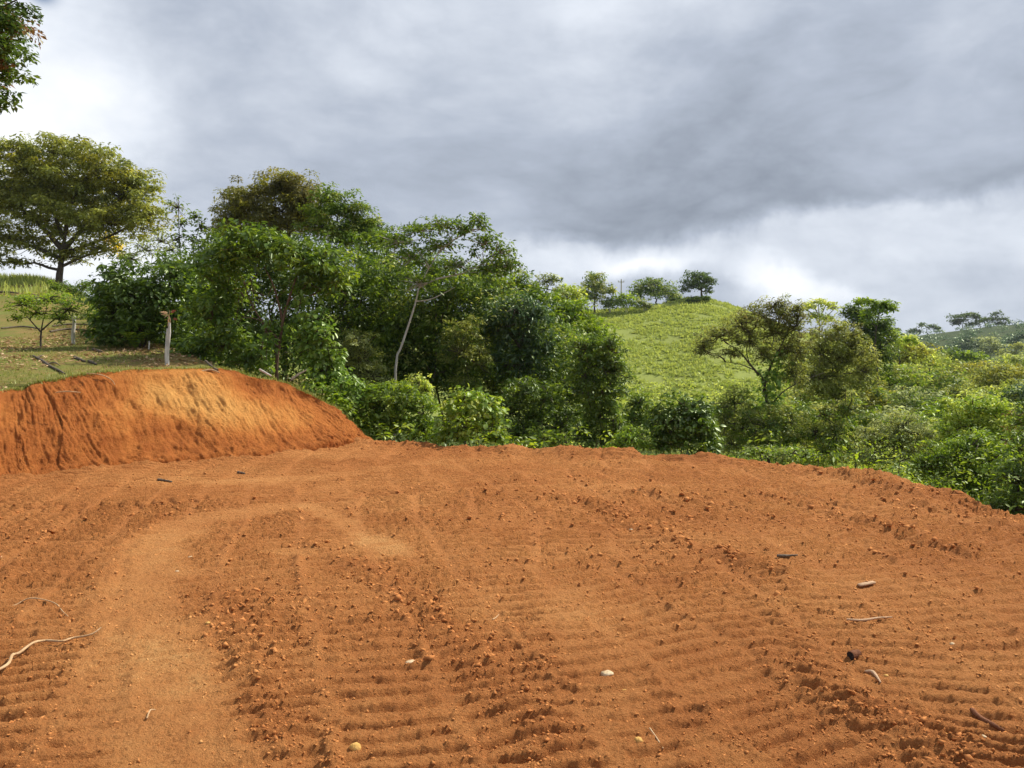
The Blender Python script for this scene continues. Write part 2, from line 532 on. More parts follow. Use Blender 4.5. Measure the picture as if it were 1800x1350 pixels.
def ground_mat(name, stops, scale=0.6, bump=0.5):
    m, t, out = new_mat(name)
    pos = t.n('ShaderNodeTexCoord').outputs['Object']
    a = t.noise(pos, scale, 6, 0.6, 0.3).outputs['Fac']
    b = t.noise(pos, scale * 9, 5, 0.65).outputs['Fac']
    c = t.noise(pos, scale * 60, 4, 0.65).outputs['Fac']
    f = t.m('ADD', t.m('MULTIPLY', a, 0.55), t.m('ADD', t.m('MULTIPLY', b, 0.30), t.m('MULTIPLY', c, 0.15)))
    col = t.ramp(t.clamp(f), stops)
    bp = t.n('ShaderNodeBump', {'Strength': bump, 'Distance': 0.05, 'Height': t.m('ADD', b, c)})
    p = t.n('ShaderNodeBsdfPrincipled', {'Base Color': col, 'Roughness': 0.95, 'Normal': bp.outputs[0], 'Specular IOR Level': 0.1})
    t.t.links.new(p.outputs[0], out.inputs[0])
    return m


TURF = ground_mat('dry_turf', [(0.30, (0.26, 0.13, 0.055)), (0.42, (0.24, 0.165, 0.060)), (0.55, (0.155, 0.165, 0.038)), (0.72, (0.20, 0.21, 0.055))], 0.5)
VALLEY = ground_mat('forest_floor', [(0.3, (0.028, 0.036, 0.010)), (0.5, (0.06, 0.085, 0.016)), (0.7, (0.11, 0.125, 0.03))], 0.5)
PASTURE = ground_mat('pasture_grass', [(0.30, (0.17, 0.185, 0.050)), (0.46, (0.22, 0.255, 0.060)), (0.58, (0.25, 0.295, 0.068)), (0.72, (0.33, 0.325, 0.11))], 0.16)
FARGRASS = ground_mat('far_hill_scrub', [(0.34, (0.022, 0.042, 0.016)), (0.5, (0.042, 0.066, 0.020)), (0.66, (0.085, 0.100, 0.034))], 0.045)

# ------------------------------------------------------------------ terrain function
def pad_edge(x, y):
    """metres beyond the right or far rim of the graded pad (negative inside)"""
    wob = 0.30 * fbm(x * 0.9, y * 0.9, 31, 3) + 0.10 * fbm(x * 5, y * 5, 37, 2)
    dx = x - 5.62 + np.clip(y - 10.3, 0, 9) * 0.18
    d2 = (x - 5.2) * 0.343 + (y - 12.75) * 0.94
    k = 0.45
    return np.log(np.exp(np.clip(dx / k, -60, 60)) + np.exp(np.clip(d2 / k, -60, 60))) * k + wob


def drop(e):
    return -8.2 * (1 - np.exp(-np.maximum(e, 0) / 8.0))


RIDGE_X = [-80, -20, 13.4, 21, 25.7, 28.3, 31.2, 35, 37.7, 46, 60, 90, 140]
RIDGE_Z = [6, 8.5, 8.7, 9.3, 10.1, 10.8, 10.8, 9.8, 8.7, 5.4, 1.5, -3.5, -5]
FAR_X = [90, 140, 180, 200, 212, 232, 300, 500]
FAR_Z = [-6, 4, 10.2, 12.6, 14.2, 16.0, 18, 16]


def terr(x, y):
    x = np.asarray(x, float); y = np.asarray(y, float)
    v = drop(pad_edge(x, y))
    t_ = np.clip((y - 58) / 67.0, 0, 1)
    rid = np.interp(x - (y - 125) * 0.18, RIDGE_X, RIDGE_Z)
    v = v + (rid + 8.2) * np.where(y < 125, t_ ** 0.95, np.clip(1 - (y - 125) / 110, 0, 1))
    far = np.interp(x * 350 / np.maximum(y, 60), FAR_X, FAR_Z) + 8
    v = v + np.maximum(far, 0) * ss(170, 350, y) * (1 - ss(420, 900, y))
    wid = 3 + 0.5 * np.clip(y - 15, 0, 60)
    q = (-(3 + 0.2333 * (y - 15)) - x) / wid
    w = ss(0, 1, q)
    pz = np.interp(y, [-20, 4, 8, 12, 14, 19, 30, 45, 50, 80, 160], [1.3, 1.2, 1.2, 1.25, 1.5, 2.05, 3.55, 6.1, 6.7, 6.2, 2])
    return w * pz + (1 - w) * v + 0.10 * fbm(x * 0.35, y * 0.35, 3, 3)


def tz(x, y):
    return float(terr(np.array([x]), np.array([y]))[0])


# bank: base and top rims (world), from out of frame on the left to where the bank dies out
top_px = [(0, 690, 12.0), (60, 672, 12.4), (120, 663, 12.8), (180, 656, 13.2), (300, 648, 14.0), (400, 651, 14.7), (470, 665, 15.2),
          (530, 687, 15.5), (580, 711, 15.7), (612, 738, 15.82), (648, 774, 15.9)]
base_px = [(-25, 851), (40, 844), (105, 838), (170, 831), (300, 819), (410, 810), (490, 802), (560, 794), (606, 788), (630, 784), (655, 781)]
B_TOP = [(-9.9, -12, 1.1), (-9.8, 2, 1.15), (-9.5, 7, 1.15), (-9.0, 10, 1.18)] + [tuple(at(*p)) for p in top_px]
B_BASE = [(-8.7, -12, 0), (-8.6, 2, 0), (-8.4, 6.4, 0), (-7.9, 9.2, 0)] + [tuple(gnd(*p)) for p in base_px]
BT = smooth_path(B_TOP, 900)
BB = smooth_path(B_BASE, 900)


def resample_dense(A, B):
    """denser where it is in view"""
    n = len(A)
    idx = np.concatenate([np.linspace(0, 3.6, 40, endpoint=False), np.linspace(3.6, len(B_TOP) - 1, 560)]) / (len(B_TOP) - 1) * (n - 1)
    f = lambda M: np.stack([np.interp(idx, np.arange(n), M[:, k]) for k in range(3)], 1)
    return f(A), f(B)


BT, BB = resample_dense(BT, BB)
BASE_XY = BB[:, :2]


def poly_xy(pxs):
    return [tuple(gnd(*p)[:2]) for p in pxs]


# ------------------------------------------------------------------ graded earth pad
TRACKS = [  # single machine passes: centre line on the pad, width, cleat pitch, height
    ([(-160, 912), (150, 893), (330, 880), (480, 866)], 0.55, 0.19, 0.030),
    ([(600, 878), (760, 866), (900, 858)], 0.45, 0.17, 0.020),
    ([(20, 1340), (70, 1200), (100, 1080), (130, 990), (190, 920)], 0.85, 0.14, 0.020),
]
SANDY = [([(330, 1370), (255, 1200), (235, 1050), (262, 955), (330, 918), (480, 893)], 0.44, 1.0),
         ([(540, 888), (610, 925), (690, 975)], 0.22, 1.0), ([(1000, 1040), (1070, 1190), (1160, 1370)], 0.30, 0.5),
         ([(380, 850), (560, 838), (760, 815)], 0.30, 0.6), ([(890, 862), (1100, 855), (1280, 852)], 0.25, 0.4),
         ([(490, 975), (540, 978)], 0.20, 0.7), ([(1240, 1300), (1300, 1345)], 0.2, 0.7)]
BERMS = [([(1085, 918), (1180, 952), (1280, 986), (1370, 1018)], 0.12, 0.050),
         ([(545, 965), (640, 1003), (725, 1052), (800, 1115), (900, 1215), (965, 1300)], 0.13, 0.032),
         ([(1330, 865), (1450, 895), (1550, 925), (1700, 985)], 0.12, 0.045),
         ([(1000, 880), (1090, 905)], 0.14, 0.05), ([(165, 1130), (175, 1040), (215, 955), (290, 908)], 0.08, 0.035),
         ([(1380, 1180), (1550, 1270), (1700, 1345)], 0.16, 0.035), ([(1120, 868), (1190, 875), (1250, 890)], 0.13, 0.05),
         ([(400, 1040), (440, 1150), (470, 1300)], 0.14, 0.03)]


def pad_height(x, y):
    z = 0.055 * fbm(x * 0.45, y * 0.45, 1, 3) + 0.022 * fbm(x * 2.2, y * 2.2, 5, 3)
    flat = np.zeros_like(x); rough = 0.45 + 0.9 * fbm(x * 0.8, y * 0.8, 41, 3)
    dust = 0.3 + 0.38 * fbm(x * 0.6, y * 1.1, 43, 4)
    for P, w, amt in SANDY:
        d, a, s = polydist(x, y, poly_xy(P))
        k = amt * (1 - ss(w * 0.35, w * 1.05, d + 0.18 * fbm(x * 3, y * 3, 51, 3)))
        flat = np.maximum(flat, k)
        dust = dust + 0.36 * k
    pick = ss(-0.01, 0.02, fbm(x * 0.22 + 5, y * 0.22, 421, 3))
    worn = 0.60 + 0.40 * ss(-0.40, 0.0, fbm(x * 0.7, y * 0.7, 423, 3))
    for q, (th, lw) in enumerate([(R(15), 0.62), (R(3), 0.70)]):
        wgt = (pick if q == 0 else 1 - pick) * (1 - 0.75 * flat)
        u = x * math.cos(th) + y * math.sin(th) + 0.30 * fbm(x * 0.3, y * 0.3, 430 + q, 2)
        v = -x * math.sin(th) + y * math.cos(th) + 0.5 * fbm(x * 0.25, y * 0.25, 433 + q, 2)
        li = np.floor(u / lw); lf = u / lw - li
        h1 = hash2(li, li * 0 + 1, 437 + q); h2 = hash2(li, li * 0 + 2, 437 + q); h3 = hash2(li, li * 0 + 3, 437 + q)
        pitch = 0.135 + 0.04 * h2
        ph = v / pitch + 7 * h1 + (h3 - 0.5) * 1.6 * (lf - 0.5) + 0.45 * fbm(x * 1.6, y * 2.0, 441 + q, 2) + 0.16 * fbm(x * 9, y * 9, 443 + q, 3)
        fr = ph - np.floor(ph)
        prof = 0.35 - np.exp(-((fr - 0.5) / 0.14) ** 2) + 0.40 * np.exp(-((fr - 0.70) / 0.11) ** 2)
        side = ss(0.03, 0.12, lf) * ss(0.03, 0.12, 1 - lf)
        brk = ss(-0.38, 0.05, fbm(x * 7, y * 7, 445 + q, 3) + 0.1 * (h1 - 0.5))
        z = z + wgt * side * worn * (0.55 + 0.45 * brk) * (0.036 + 0.018 * h1) * (1 + 0.18 * np.clip(y - 4.5, 0, 4)) * prof
        rim = np.exp(-(np.minimum(lf, 1 - lf) * lw / 0.045) ** 2) * ss(-0.2, 0.25, fbm(x * 2.2, y * 2.2, 449 + q, 3))
        z = z + wgt * rim * 0.026 * (0.6 + 1.5 * fbm(x * 7, y * 7, 451 + q, 3))
        rough = rough + 0.55 * wgt * rim
        z = z + wgt * 0.020 * (h3 - 0.5) * side
    for i, (P, w, pitch, amp) in enumerate(TRACKS):
        pl = poly_xy(P)
        d, a, s = polydist(x, y, pl)
        wn = 0.10 * fbm(x * 2.5, y * 2.5, 60 + i, 2)
        inside = 1 - ss(w * 0.42, w * 0.56, d + wn)
        inside = inside * ss(-0.30, 0.0, fbm(x * 1.1, y * 1.1, 80 + i, 2) + 0.12)
        total = sum(math.dist(p, q) for p, q in zip(pl[:-1], pl[1:]))
        inside = inside * ss(0, 0.5, a) * ss(0, 0.8, total - a)
        ph = a / pitch + 0.55 * fbm(x * 1.8, y * 1.8, 90 + i, 3) + 0.35 * s
        fr = ph - np.floor(ph)
        prof = np.where(fr < 0.30, np.sin(fr / 0.30 * math.pi / 2), np.where(fr < 0.42, 1, np.cos((fr - 0.42) / 0.58 * math.pi / 2))) - 0.4
        brk = ss(-0.34, 0.05, fbm(x * 6, a * 3, 120 + i, 3))
        z = z + inside * amp * 1.6 * prof * (0.35 + 0.65 * brk) * (1 - 0.8 * flat) - 0.014 * inside
        rim = np.exp(-((d - w * 0.54) / 0.05) ** 2) * ss(0, 0.5, a)
        z = z + rim * 0.016 * (0.6 + 1.6 * fbm(x * 5, y * 5, 140 + i, 3))
        rough = rough - 0.15 * inside + 0.5 * rim
        dust = dust - 0.06 * inside
    for i, (P, w, amp) in enumerate(BERMS):
        d, a, s = polydist(x, y, poly_xy(P))
        k = np.exp(-((d + 0.10 * fbm(x * 4, y * 4, 160 + i, 3)) / w) ** 2)
        z = z + k * amp * (0.7 + 1.3 * fbm(x * 5, y * 5, 170 + i, 3))
        rough = rough + 0.8 * np.exp(-(d / (w * 1.6)) ** 2)
        dust = dust - 0.16 * k
    rough = np.clip(rough, 0.10, 1.6) * (1 - 0.72 * flat)
    e = pad_edge(x, y)
    rough = rough + 0.7 * np.exp(-((e + 0.35) / 0.5) ** 2)
    z = z + np.exp(-((e + 0.4) / 0.38) ** 2) * 0.10 * (0.55 + 1.9 * fbm(x * 2.0, y * 2.0, 181, 4))
    dust = dust - 0.22 * np.exp(-((e + 0.3) / 0.45) ** 2)
    nf = 1 - 0.75 * ss(5.0, 10.0, y)
    z = z + 0.80 * rough * (0.26 * 0.15 * bumps(x, y, 0.15, 201, 0.30) * ss(0.25, 0.9, rough)
                     + 0.50 * (0.5 + 0.5 * nf) * 0.07 * bumps(x, y, 0.07, 211, 0.45) + 0.55 * nf * 0.032 * bumps(x, y, 0.032, 221, 0.55))
    z = z + 0.75 * nf * 0.024 * bumps(x, y, 0.024, 231, 0.6) + 0.32 * nf * 0.05 * bumps(x, y, 0.05, 233, 0.45) * (1 - 0.5 * flat) - 0.30 * nf * 0.034 * bumps(x, y, 0.034, 235, 0.30) - 0.12 * nf * 0.07 * bumps(x, y, 0.07, 237, 0.14) * (1 - 0.7 * flat) + 0.009 * nf * fbm(x * 18, y * 18, 241, 3) * (0.5 + rough) + 0.010 * fbm(x * 6.5, y * 6.5, 243, 3) * (0.35 + 0.6 * np.clip(rough, 0, 1.2))
    db, ab, sb = polydist(x, y, [tuple(p) for p in BASE_XY[::14]])
    z = z + 0.06 * np.exp(-(db / 0.42) ** 2) * (0.8 + 0.8 * fbm(x * 2.5, y * 2.5, 251, 3)) + np.exp(-(db / 0.5) ** 2) * 0.5 * 0.11 * bumps(x, y, 0.11, 261, 0.6)
    z = z - np.where(e > 0, 0.95 * np.maximum(e, 0) + 0.12 * e * e, 0)
    return z, np.clip(dust, 0, 1.2), rough, e


def build_pad():
    ys = [gnd(900, 1430)[1]]
    while ys[-1] < 17.3:
        ys.append(ys[-1] + min(2.0 * ys[-1] ** 2 / 2448, 0.034))
    ys = np.array(ys)
    ys = np.concatenate([np.linspace(-11, ys[0] - 0.05, 30), ys])
    n = 840
    tt = np.linspace(0, 1, n)
    bx = np.interp(ys, BASE_XY[:, 1], BASE_XY[:, 0])
    xl = np.maximum(-(0.70 * np.abs(ys) + 1.3), bx - 0.30)
    xr = np.minimum(0.70 * np.abs(ys) + 1.3, 7.0)
    X = xl[:, None] + (xr - xl)[:, None] * tt[None]
    Y = np.repeat(ys[:, None], n, 1)
    Z, dust, rough, e = pad_height(X, Y)
    keep = (e < 1.3)[:-1, :-1]
    a = Acc()
    F = grid_faces(len(ys), n, keep)
    a.add(np.stack([X, Y, Z], -1), F, dust.ravel())
    # coarse remainder of the pad out of the frame, left and right of the fan
    a.obj('earth_pad', SOIL, kind='structure', label='graded orange earth pad with cleated track marks', category='ground')
    b = Acc()
    gx = np.linspace(-9.0, 7.4, 70); gy = np.linspace(-11.5, 11.5, 80)
    GX, GY = np.meshgrid(gx, gy)
    e2 = pad_edge(GX, GY)
    GZ = -0.10 - np.maximum(e2, 0) * 1.1 + 0.03 * fbm(GX * 2, GY * 2, 5, 3)
    inner = np.abs(GX) < 0.72 * np.abs(GY) + 1.0
    k2 = (e2 < 1.4)[:-1, :-1]
    b.add(np.stack([GX, GY, GZ], -1), grid_faces(80, 70, k2), 0.35)
    b.obj('earth_subgrade', SOIL, kind='structure')


build_pad()


def build_bank():
    ns, nt_ = len(BT), 124
    tt = np.linspace(-0.06, 1.0, nt_)
    g = rng()
    A = BB[:, None, :]; B = BT[:, None, :]
    sc = np.clip(tt, 0, 1)[None, :, None]
    hz = np.where(tt < 0, tt * 1.0, np.clip(tt, 0, 1) ** 1.10)[None, :, None]
    P = A * (1 - hz) + B * hz
    zt = BT[:, 2][:, None]
    P[..., 2] = zt * (np.clip(tt, 0, 1)[None] ** 0.93) - 0.02 * (tt[None] < 0)
    dS = np.gradient(P, axis=0); dT = np.gradient(P, axis=1)
    N = norm(np.cross(dS, dT))
    if N[350, 60, 1] > 0:
        N = -N
    arc = np.concatenate([[0], np.cumsum(np.linalg.norm(np.diff((BT + BB) / 2, axis=0), axis=1))])[:, None] + 0 * tt[None]
    up = P[..., 2]
    # bucket passes: groups of parallel tooth grooves, each pass with its own lean
    pas = np.floor((arc + up * 0.45) / 0.75 + 0.9 * fbm(arc * 0.9, up * 0.7, 300, 2))
    hk = hash2(pas, pas * 0 + 3, 305)
    lean = arc + up * (0.38 + 0.45 * hk) + 0.05 * fbm(arc * 2, up * 2, 303, 3)
    tooth = np.abs(np.sin(lean * math.pi / (0.06 + 0.03 * hash2(pas, pas * 0 + 5, 306)))) ** 0.7 - 0.6
    tooth = tooth * ss(-0.25, 0.25, fbm(lean * 1.2, up * 1.6, 307, 3) + 0.05)
    groove = fbm(lean * 7.5, up * 0.7, 301, 4) + 0.6 * fbm(lean * 17, up * 1.6, 311, 3)
    big = fbm(arc * 0.9, up * 1.3, 331, 4)
    dm = 0.010 * groove + 0.010 * tooth + 0.018 * fbm(lean * 26, up * 4.0, 345, 3) + 0.10 * big + 0.06 * fbm(arc * 6, up * 6, 341, 4) + 0.04 * (hk - 0.5) + 0.4 * 0.05 * bumps(arc, up, 0.05, 343, 0.35) - 0.35 * 0.05 * bumps(lean, up * 0.9, 0.05, 347, 0.22) - 0.15 * 0.11 * bumps(lean, up * 0.8, 0.11, 349, 0.10)
    dm = dm + 0.045 * bumps(arc, up * 1.2, 0.10, 351, 0.35) * 6 * ss(0.1, 0.4, 0.5 - up) * 0.3
    # scars where a piece broke off, and fallen earth at the foot
    for s0, u0, rs, ru, am in [(0.475, 0.5, 0.45, 0.28, -0.10), (0.62, 1.25, 0.55, 0.3, -0.12), (0.75, 1.1, 0.5, 0.4, -0.06)]:
        a0 = arc[int(s0 * (ns - 1)), 0]
        dm = dm + am * np.exp(-(((arc - a0) / rs) ** 2 + ((up - u0) / ru) ** 2) * 2)
    foot = np.exp(-(up / 0.16) ** 2)
    dm = dm + foot * (0.10 + 0.16 * fbm(arc * 3, up * 3, 361, 3)) + foot * 0.5 * 0.09 * bumps(arc, up, 0.09, 371, 0.6)
    edge = ss(0.0, 0.10, 1 - tt)[None] * ss(-0.06, 0.10, tt)[None]
    fade = ss(0, 0.25, zt)
    P = P + N * (dm * (0.12 + 0.88 * edge) * fade)[..., None]
    lip = (1 - ss(0.0, 0.05, 1 - tt))[None]
    P[..., 2] += lip * (0.06 * fbm(arc * 3.0, up * 0, 381, 4)) * fade
    P[..., 1] += lip * (0.09 * fbm(arc * 3.5, up * 0 + 9, 383, 4)) * fade
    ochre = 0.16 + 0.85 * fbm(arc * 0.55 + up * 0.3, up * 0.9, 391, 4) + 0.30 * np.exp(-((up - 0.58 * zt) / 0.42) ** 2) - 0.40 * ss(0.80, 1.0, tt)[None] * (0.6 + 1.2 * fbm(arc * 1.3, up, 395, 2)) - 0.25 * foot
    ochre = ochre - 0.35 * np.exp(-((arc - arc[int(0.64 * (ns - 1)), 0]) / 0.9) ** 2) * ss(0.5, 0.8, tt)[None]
    a = Acc()
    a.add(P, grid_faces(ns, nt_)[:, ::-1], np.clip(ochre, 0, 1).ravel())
    a.obj('earth_bank', BANKSOIL, kind='structure', label='cut bank of red and ochre earth with bucket tooth grooves', category='bank')
    return P[:, -1]


BANK_LIP = build_bank()


def build_slope():
    ns = len(BANK_LIP)
    r = np.concatenate([[0], np.geomspace(0.08, 75, 62)])
    d0 = np.array([-1.0, 0.25]); d1 = np.array([-0.22, 1.0])
    f = ss(0.0, 0.75, np.linspace(0, 1, ns))[:, None]
    d = norm(d0 * (1 - f) + d1 * f)
    X = BANK_LIP[:, 0][:, None] + d[:, 0][:, None] * r[None]
    Y = BANK_LIP[:, 1][:, None] + d[:, 1][:, None] * r[None]
    H = terr(X, Y)
    k = ss(0.0, 2.5, r)[None]
    Z = BANK_LIP[:, 2][:, None] * (1 - k) + H * k + 0.03 * fbm(X * 2, Y * 2, 401, 3) * ss(0, 0.5, r)[None]
    a = Acc()
    a.add(np.stack([X, Y, Z], -1), grid_faces(ns, len(r)))
    a.obj('grass_slope', TURF, kind='structure', label='dry grassy slope rising above the cut bank', category='slope')
    from mathutils.bvhtree import BVHTree
    V = np.stack([X, Y, Z], -1)[::4].reshape(-1, 3)
    nn = len(range(0, ns, 4))
    return BVHTree.FromPolygons([tuple(v) for v in V], [tuple(q) for q in grid_faces(nn, len(r))])


SLOPE = build_slope()


def slope_z(x, y):
    h = SLOPE.ray_cast(Vector((x, y, 60)), Vector((0, 0, -1)))
    return h[0].z if h[0] is not None else None


def gz(x, y):
    s = slope_z(x, y)
    h = tz(x, y)
    return s if s is not None else h


def build_land():
    xs = np.unique(np.concatenate([np.linspace(-40, 60, 110), np.linspace(60, 420, 60), np.linspace(-300, -40, 14), [-5000, -2500, -1200, -600, 600, 900, 1600, 3000, 5000]]))
    ys = np.unique(np.concatenate([np.linspace(-30, 60, 90), np.linspace(60, 140, 70), np.linspace(140, 450, 60), [-4000, -1500, -600, -250, -120, -60, 520, 640, 800, 1100, 1600, 2400, 4000, 7000]]))
    X, Y = np.meshgrid(xs, ys)
    Z = terr(X, Y)
    Z = np.where((Y < 8) & (X > -9) & (X < 8) & (Y > -14), np.minimum(Z, -0.9), Z)
    wid = 3 + 0.5 * np.clip(Y - 15, 0, 60)
    q = ss(0, 1, (-(3 + 0.2333 * (Y - 15)) - X) / wid)
    Z = Z - 0.9 * ss(0.0, 0.15, q) * (Y < 85) * (Y > -20)
    inpad = (pad_edge(X, Y) < 0.6) & (Y > -14)
    Z = np.where(inpad, np.minimum(Z, -1.0), Z)
    hill = (Y > 72) & (Y < 170) & (X > -30) & (X < 75)
    far = (Y >= 170) & (X > 60)
    xc = lambda M: M[:-1, :-1]
    for name, mask, mat, lab in [('pasture_hill', hill, PASTURE, 'grassy pasture hill'), ('far_hill', far, FARGRASS, 'far scrubby hill'),
                                 ('valley_ground', ~hill & ~far, VALLEY, 'forest floor')]:
        a = Acc()
        a.add(np.stack([X, Y, Z], -1), grid_faces(len(ys), len(xs), xc(mask)))
        a.obj(name, mat, kind='structure')


build_land()

# ------------------------------------------------------------------ plants
def px_path(pts, Y):
    """photograph points [(px, py[, dY])] at depth Y -> world path"""
    return np.array([at(p[0], p[1], Y + (p[2] if len(p) > 2 else 0)) for p in pts])


def plant(name, label, cat, Y, blobs, leaf='mid', L=0.12, asp=0.48, dens=3.2, base=None, r=0.07, flat=0.75, clump=0.34,
          bark=None, path=None, limbs=(), vines=(), group=None, stems=1, depth=0.85, droop=0.35, six=False, twig=True, sink=0.15,
          big_leaves=0, zbase=None, second=None, twigr=0.012, shell=0.5):
    """a tree or shrub: trunk with limbs and twigs, crown of leaf clumps that fill uneven lobes"""
    g = rng()
    r = r * 0.62
    L = L * (0.80 if Y < 24 else 0.96)
    bark = bark or BARK
    bl = []
    for b in blobs:
        c = at(b[0], b[1], Y + (b[4] if len(b) > 4 else g.uniform(-0.25, 0.25) * b[2] * Y / FPX))
        s = c[1] / FPX
        bl.append((c, np.array([b[2] * s * 1.1, b[2] * s * depth * 1.1, b[3] * s * 1.12])))
    bx = base if base is not None else float(np.mean([b[0] for b in blobs]))
    X = (bx - CX) / FPX * Y
    z0 = gz(X, Y) if zbase is None else zbase
    foot = np.array([X, Y, z0])
    root = thing(name, label, cat, tuple(foot), group)
    wood = Acc(); leaves = Acc(); tw = Acc(); alt = Acc()
    low = min(c[2] - s[2] for c, s in bl)
    cen = np.mean([c for c, s in bl], 0)
    if path is not None:
        main = smooth_path(np.concatenate([[foot - [0, 0, sink]], px_path(path, Y)]), 14)
        mains = [main]
    else:
        mains = []
        for k in range(stems):
            tgt = cen * 0.55 + (bl[k % len(bl)][0]) * 0.45
            tgt[2] = max(foot[2] + 0.3, low * 0.35 + tgt[2] * 0.65)
            off = np.array([g.uniform(-1, 1), g.uniform(-1, 1), 0]) * (0.10 if stems > 1 else 0) * max(1, r / 0.03)
            f = np.linspace(0, 1, 8)[:, None]
            P = (foot + off - [0, 0, sink]) * (1 - f) + tgt * f
            P[1:-1] += g.normal(size=(6, 3)) * np.array([1, 1, 0.2]) * 0.035 * np.linalg.norm(tgt - foot)
            mains.append(smooth_path(P, 14))
    for P in mains:
        k = len(P)
        rad = r * (1.0 - 0.72 * np.linspace(0, 1, k))
        rad[0] *= 1.45; rad[1] *= 1.15
        tube(wood, P, rad, 8, 0.5, rough=0.16, g=g)
    for lm in limbs:
        P = smooth_path(px_path(lm[0], Y), 10)
        tube(wood, P, np.linspace(lm[1], lm[1] * 0.35, 10), 6, rough=0.12, g=g)
        mains.append(P)
    for c, s in bl:
        src = None
        for P in mains:
            for q in P[4:]:
                dd = np.linalg.norm(q - c) + max(0, q[2] - c[2]) * 1.5
                if src is None or dd < src[0]:
                    src = (dd, q)
        q = src[1]
        f = np.linspace(0, 1, 6)[:, None]
        P = q * (1 - f) + c * f
        P[1:-1] += g.normal(size=(4, 3)) * 0.05 * np.linalg.norm(c - q)
        P[:, 2] += np.sin(f[:, 0] * math.pi) * 0.06 * np.linalg.norm(c - q)
        if np.linalg.norm(c - q) > 0.15:
            tube(wood, P, np.linspace(r * 0.42, r * 0.18, 6), 5, rough=0.1, g=g)
        vol = s[0] * s[1] * s[2]
        rc = clump * min(s[0], s[2], 1.6 * s[1])
        ncl = int(np.clip(4.6 * (s[0] * s[2]) / rc ** 2, 12, 120))
        u = rand_dir(g, ncl)
        u[:, 2] = np.where(u[:, 2] < -0.75, -u[:, 2] * 0.6, u[:, 2])
        rr = g.random(ncl) ** shell
        C = c + u * (s * (rr * (0.88 + 0.38 * g.random(ncl)))[:, None])
        rad = rc * (0.55 + 0.9 * g.random(ncl))
        area = math.pi * s[0] * s[2]
        nl = int(np.clip(1.42 * dens * area / (0.62 * L * L * asp) / ncl, 5, 900))
        cut = g.random(ncl) < (second[1] if second else -1)
        if (~cut).any():
            clump_leaves(leaves, g, C[~cut], rad[~cut], nl, L, asp, flat, droop, six=six)
        if cut.any():
            clump_leaves(alt, g, C[cut], rad[cut], nl, L, asp, flat, droop, six=six)
        if twig:
            for k in range(min(ncl, 18)):
                f = np.linspace(0, 1, 3)[:, None]
                P = c * (1 - f) + C[k] * f
                P[1:-1] += g.normal(size=(1, 3)) * 0.10 * np.linalg.norm(C[k] - c)
                tube(tw, P, np.linspace(max(twigr * 1.5, r * 0.12), twigr * 0.6, 3), 3, cap=False)
    wood.obj('trunk', bark, root, origin=foot)
    if tw.n:
        tw.obj('branches', bark, root, origin=foot, kind='stuff')
    if leaves.n:
        leaves.obj('crown', L_[leaf], root, smooth=False, origin=foot, kind='stuff')
    if alt.n:
        alt.obj('crown', L_[second[0]], root, smooth=False, origin=foot, kind='stuff')
    if vines:
        va = Acc(); vs = Acc()
        for v in vines:           # (points, spread m, leaf material ignored, leaf length)
            P = smooth_path(px_path(v[0], Y + v[3] if len(v) > 3 else Y), 40)
            tube(vs, P, 0.008, 4, cap=False)
            n = int(v[1] * 1)
            idx = g.integers(0, 40, n)
            C = P[idx] + g.normal(size=(n, 3)) * v[2] * np.array([1, 0.8, 0.6])
            clump_leaves(va, g, C, np.full(n, 0.10), 5, 0.13, 0.55, 0.9, 0.8, six=True)
        vo = va.obj('vine', L_['vine'], root, smooth=False, origin=foot, kind='stuff')
        vs.obj('vine_stem', BARK, vo, origin=(0, 0, 0) if False else foot, kind='stuff')
    if big_leaves:
        # the largest leaves that can be told apart on the outside of the plant, one object each
        me = leaf_mesh(L_[leaf], L * 1.25, asp * 1.15)
        for k in range(big_leaves):
            c, s = bl[g.integers(0, len(bl))]
            u = rand_dir(g, 1)[0]
            u[1] = -abs(u[1]); u[2] = abs(u[2]) * 0.9 - 0.25
            p = c + u * s * 1.04
            out = norm(u * np.array([1, 1, 0.2]) + g.normal(size=3) * 0.5 - np.array([0, 0, 0.45]))
            nn = norm(u * 0.5 + np.array([0, 0, 0.8]) + g.normal(size=3) * 0.3)
            put_leaf(me, p - foot, out, nn, root, 0.7 + 0.6 * g.random())
    return root


_leafm = {}


def leaf_mesh(mat, L, asp):
    key = (mat.name, round(L, 3), round(asp, 2))
    if key not in _leafm:
        a = Acc()
        W = L * asp
        xs = np.linspace(0, 1, 6)
        wv = np.array([0.02, 0.72, 1.0, 0.88, 0.52, 0.02]) * W / 2
        zz = -0.22 * L * xs ** 2
        V = []
        for i in range(6):
            V += [(xs[i] * L, wv[i], zz[i] + 0.18 * wv[i]), (xs[i] * L, 0, zz[i]), (xs[i] * L, -wv[i], zz[i] + 0.18 * wv[i])]
        F = []
        for i in range(5):
            b = i * 3
            F += [(b, b + 1, b + 4, b + 3), (b + 1, b + 2, b + 5, b + 4)]
        a.add(V, F, 0.5)
        _leafm[key] = a.mesh('leaf', mat)
    return _leafm[key]


def put_leaf(me, p, d, n, parent, s=1.0):
    from mathutils import Matrix
    d = norm(np.asarray(d)); y = norm(np.cross(n, d)); z = np.cross(d, y)
    M = Matrix(((d[0], y[0], z[0]), (d[1], y[1], z[1]), (d[2], y[2], z[2])))
    o = bpy.data.objects.new('leaf', me)
    o.location = Vector(p)
    o.rotation_euler = M.to_euler()
    o.scale = (s, s, s)
    o.parent = parent
    COL.objects.link(o)
    return o


WOOD = 'woodland edge beyond the pad'

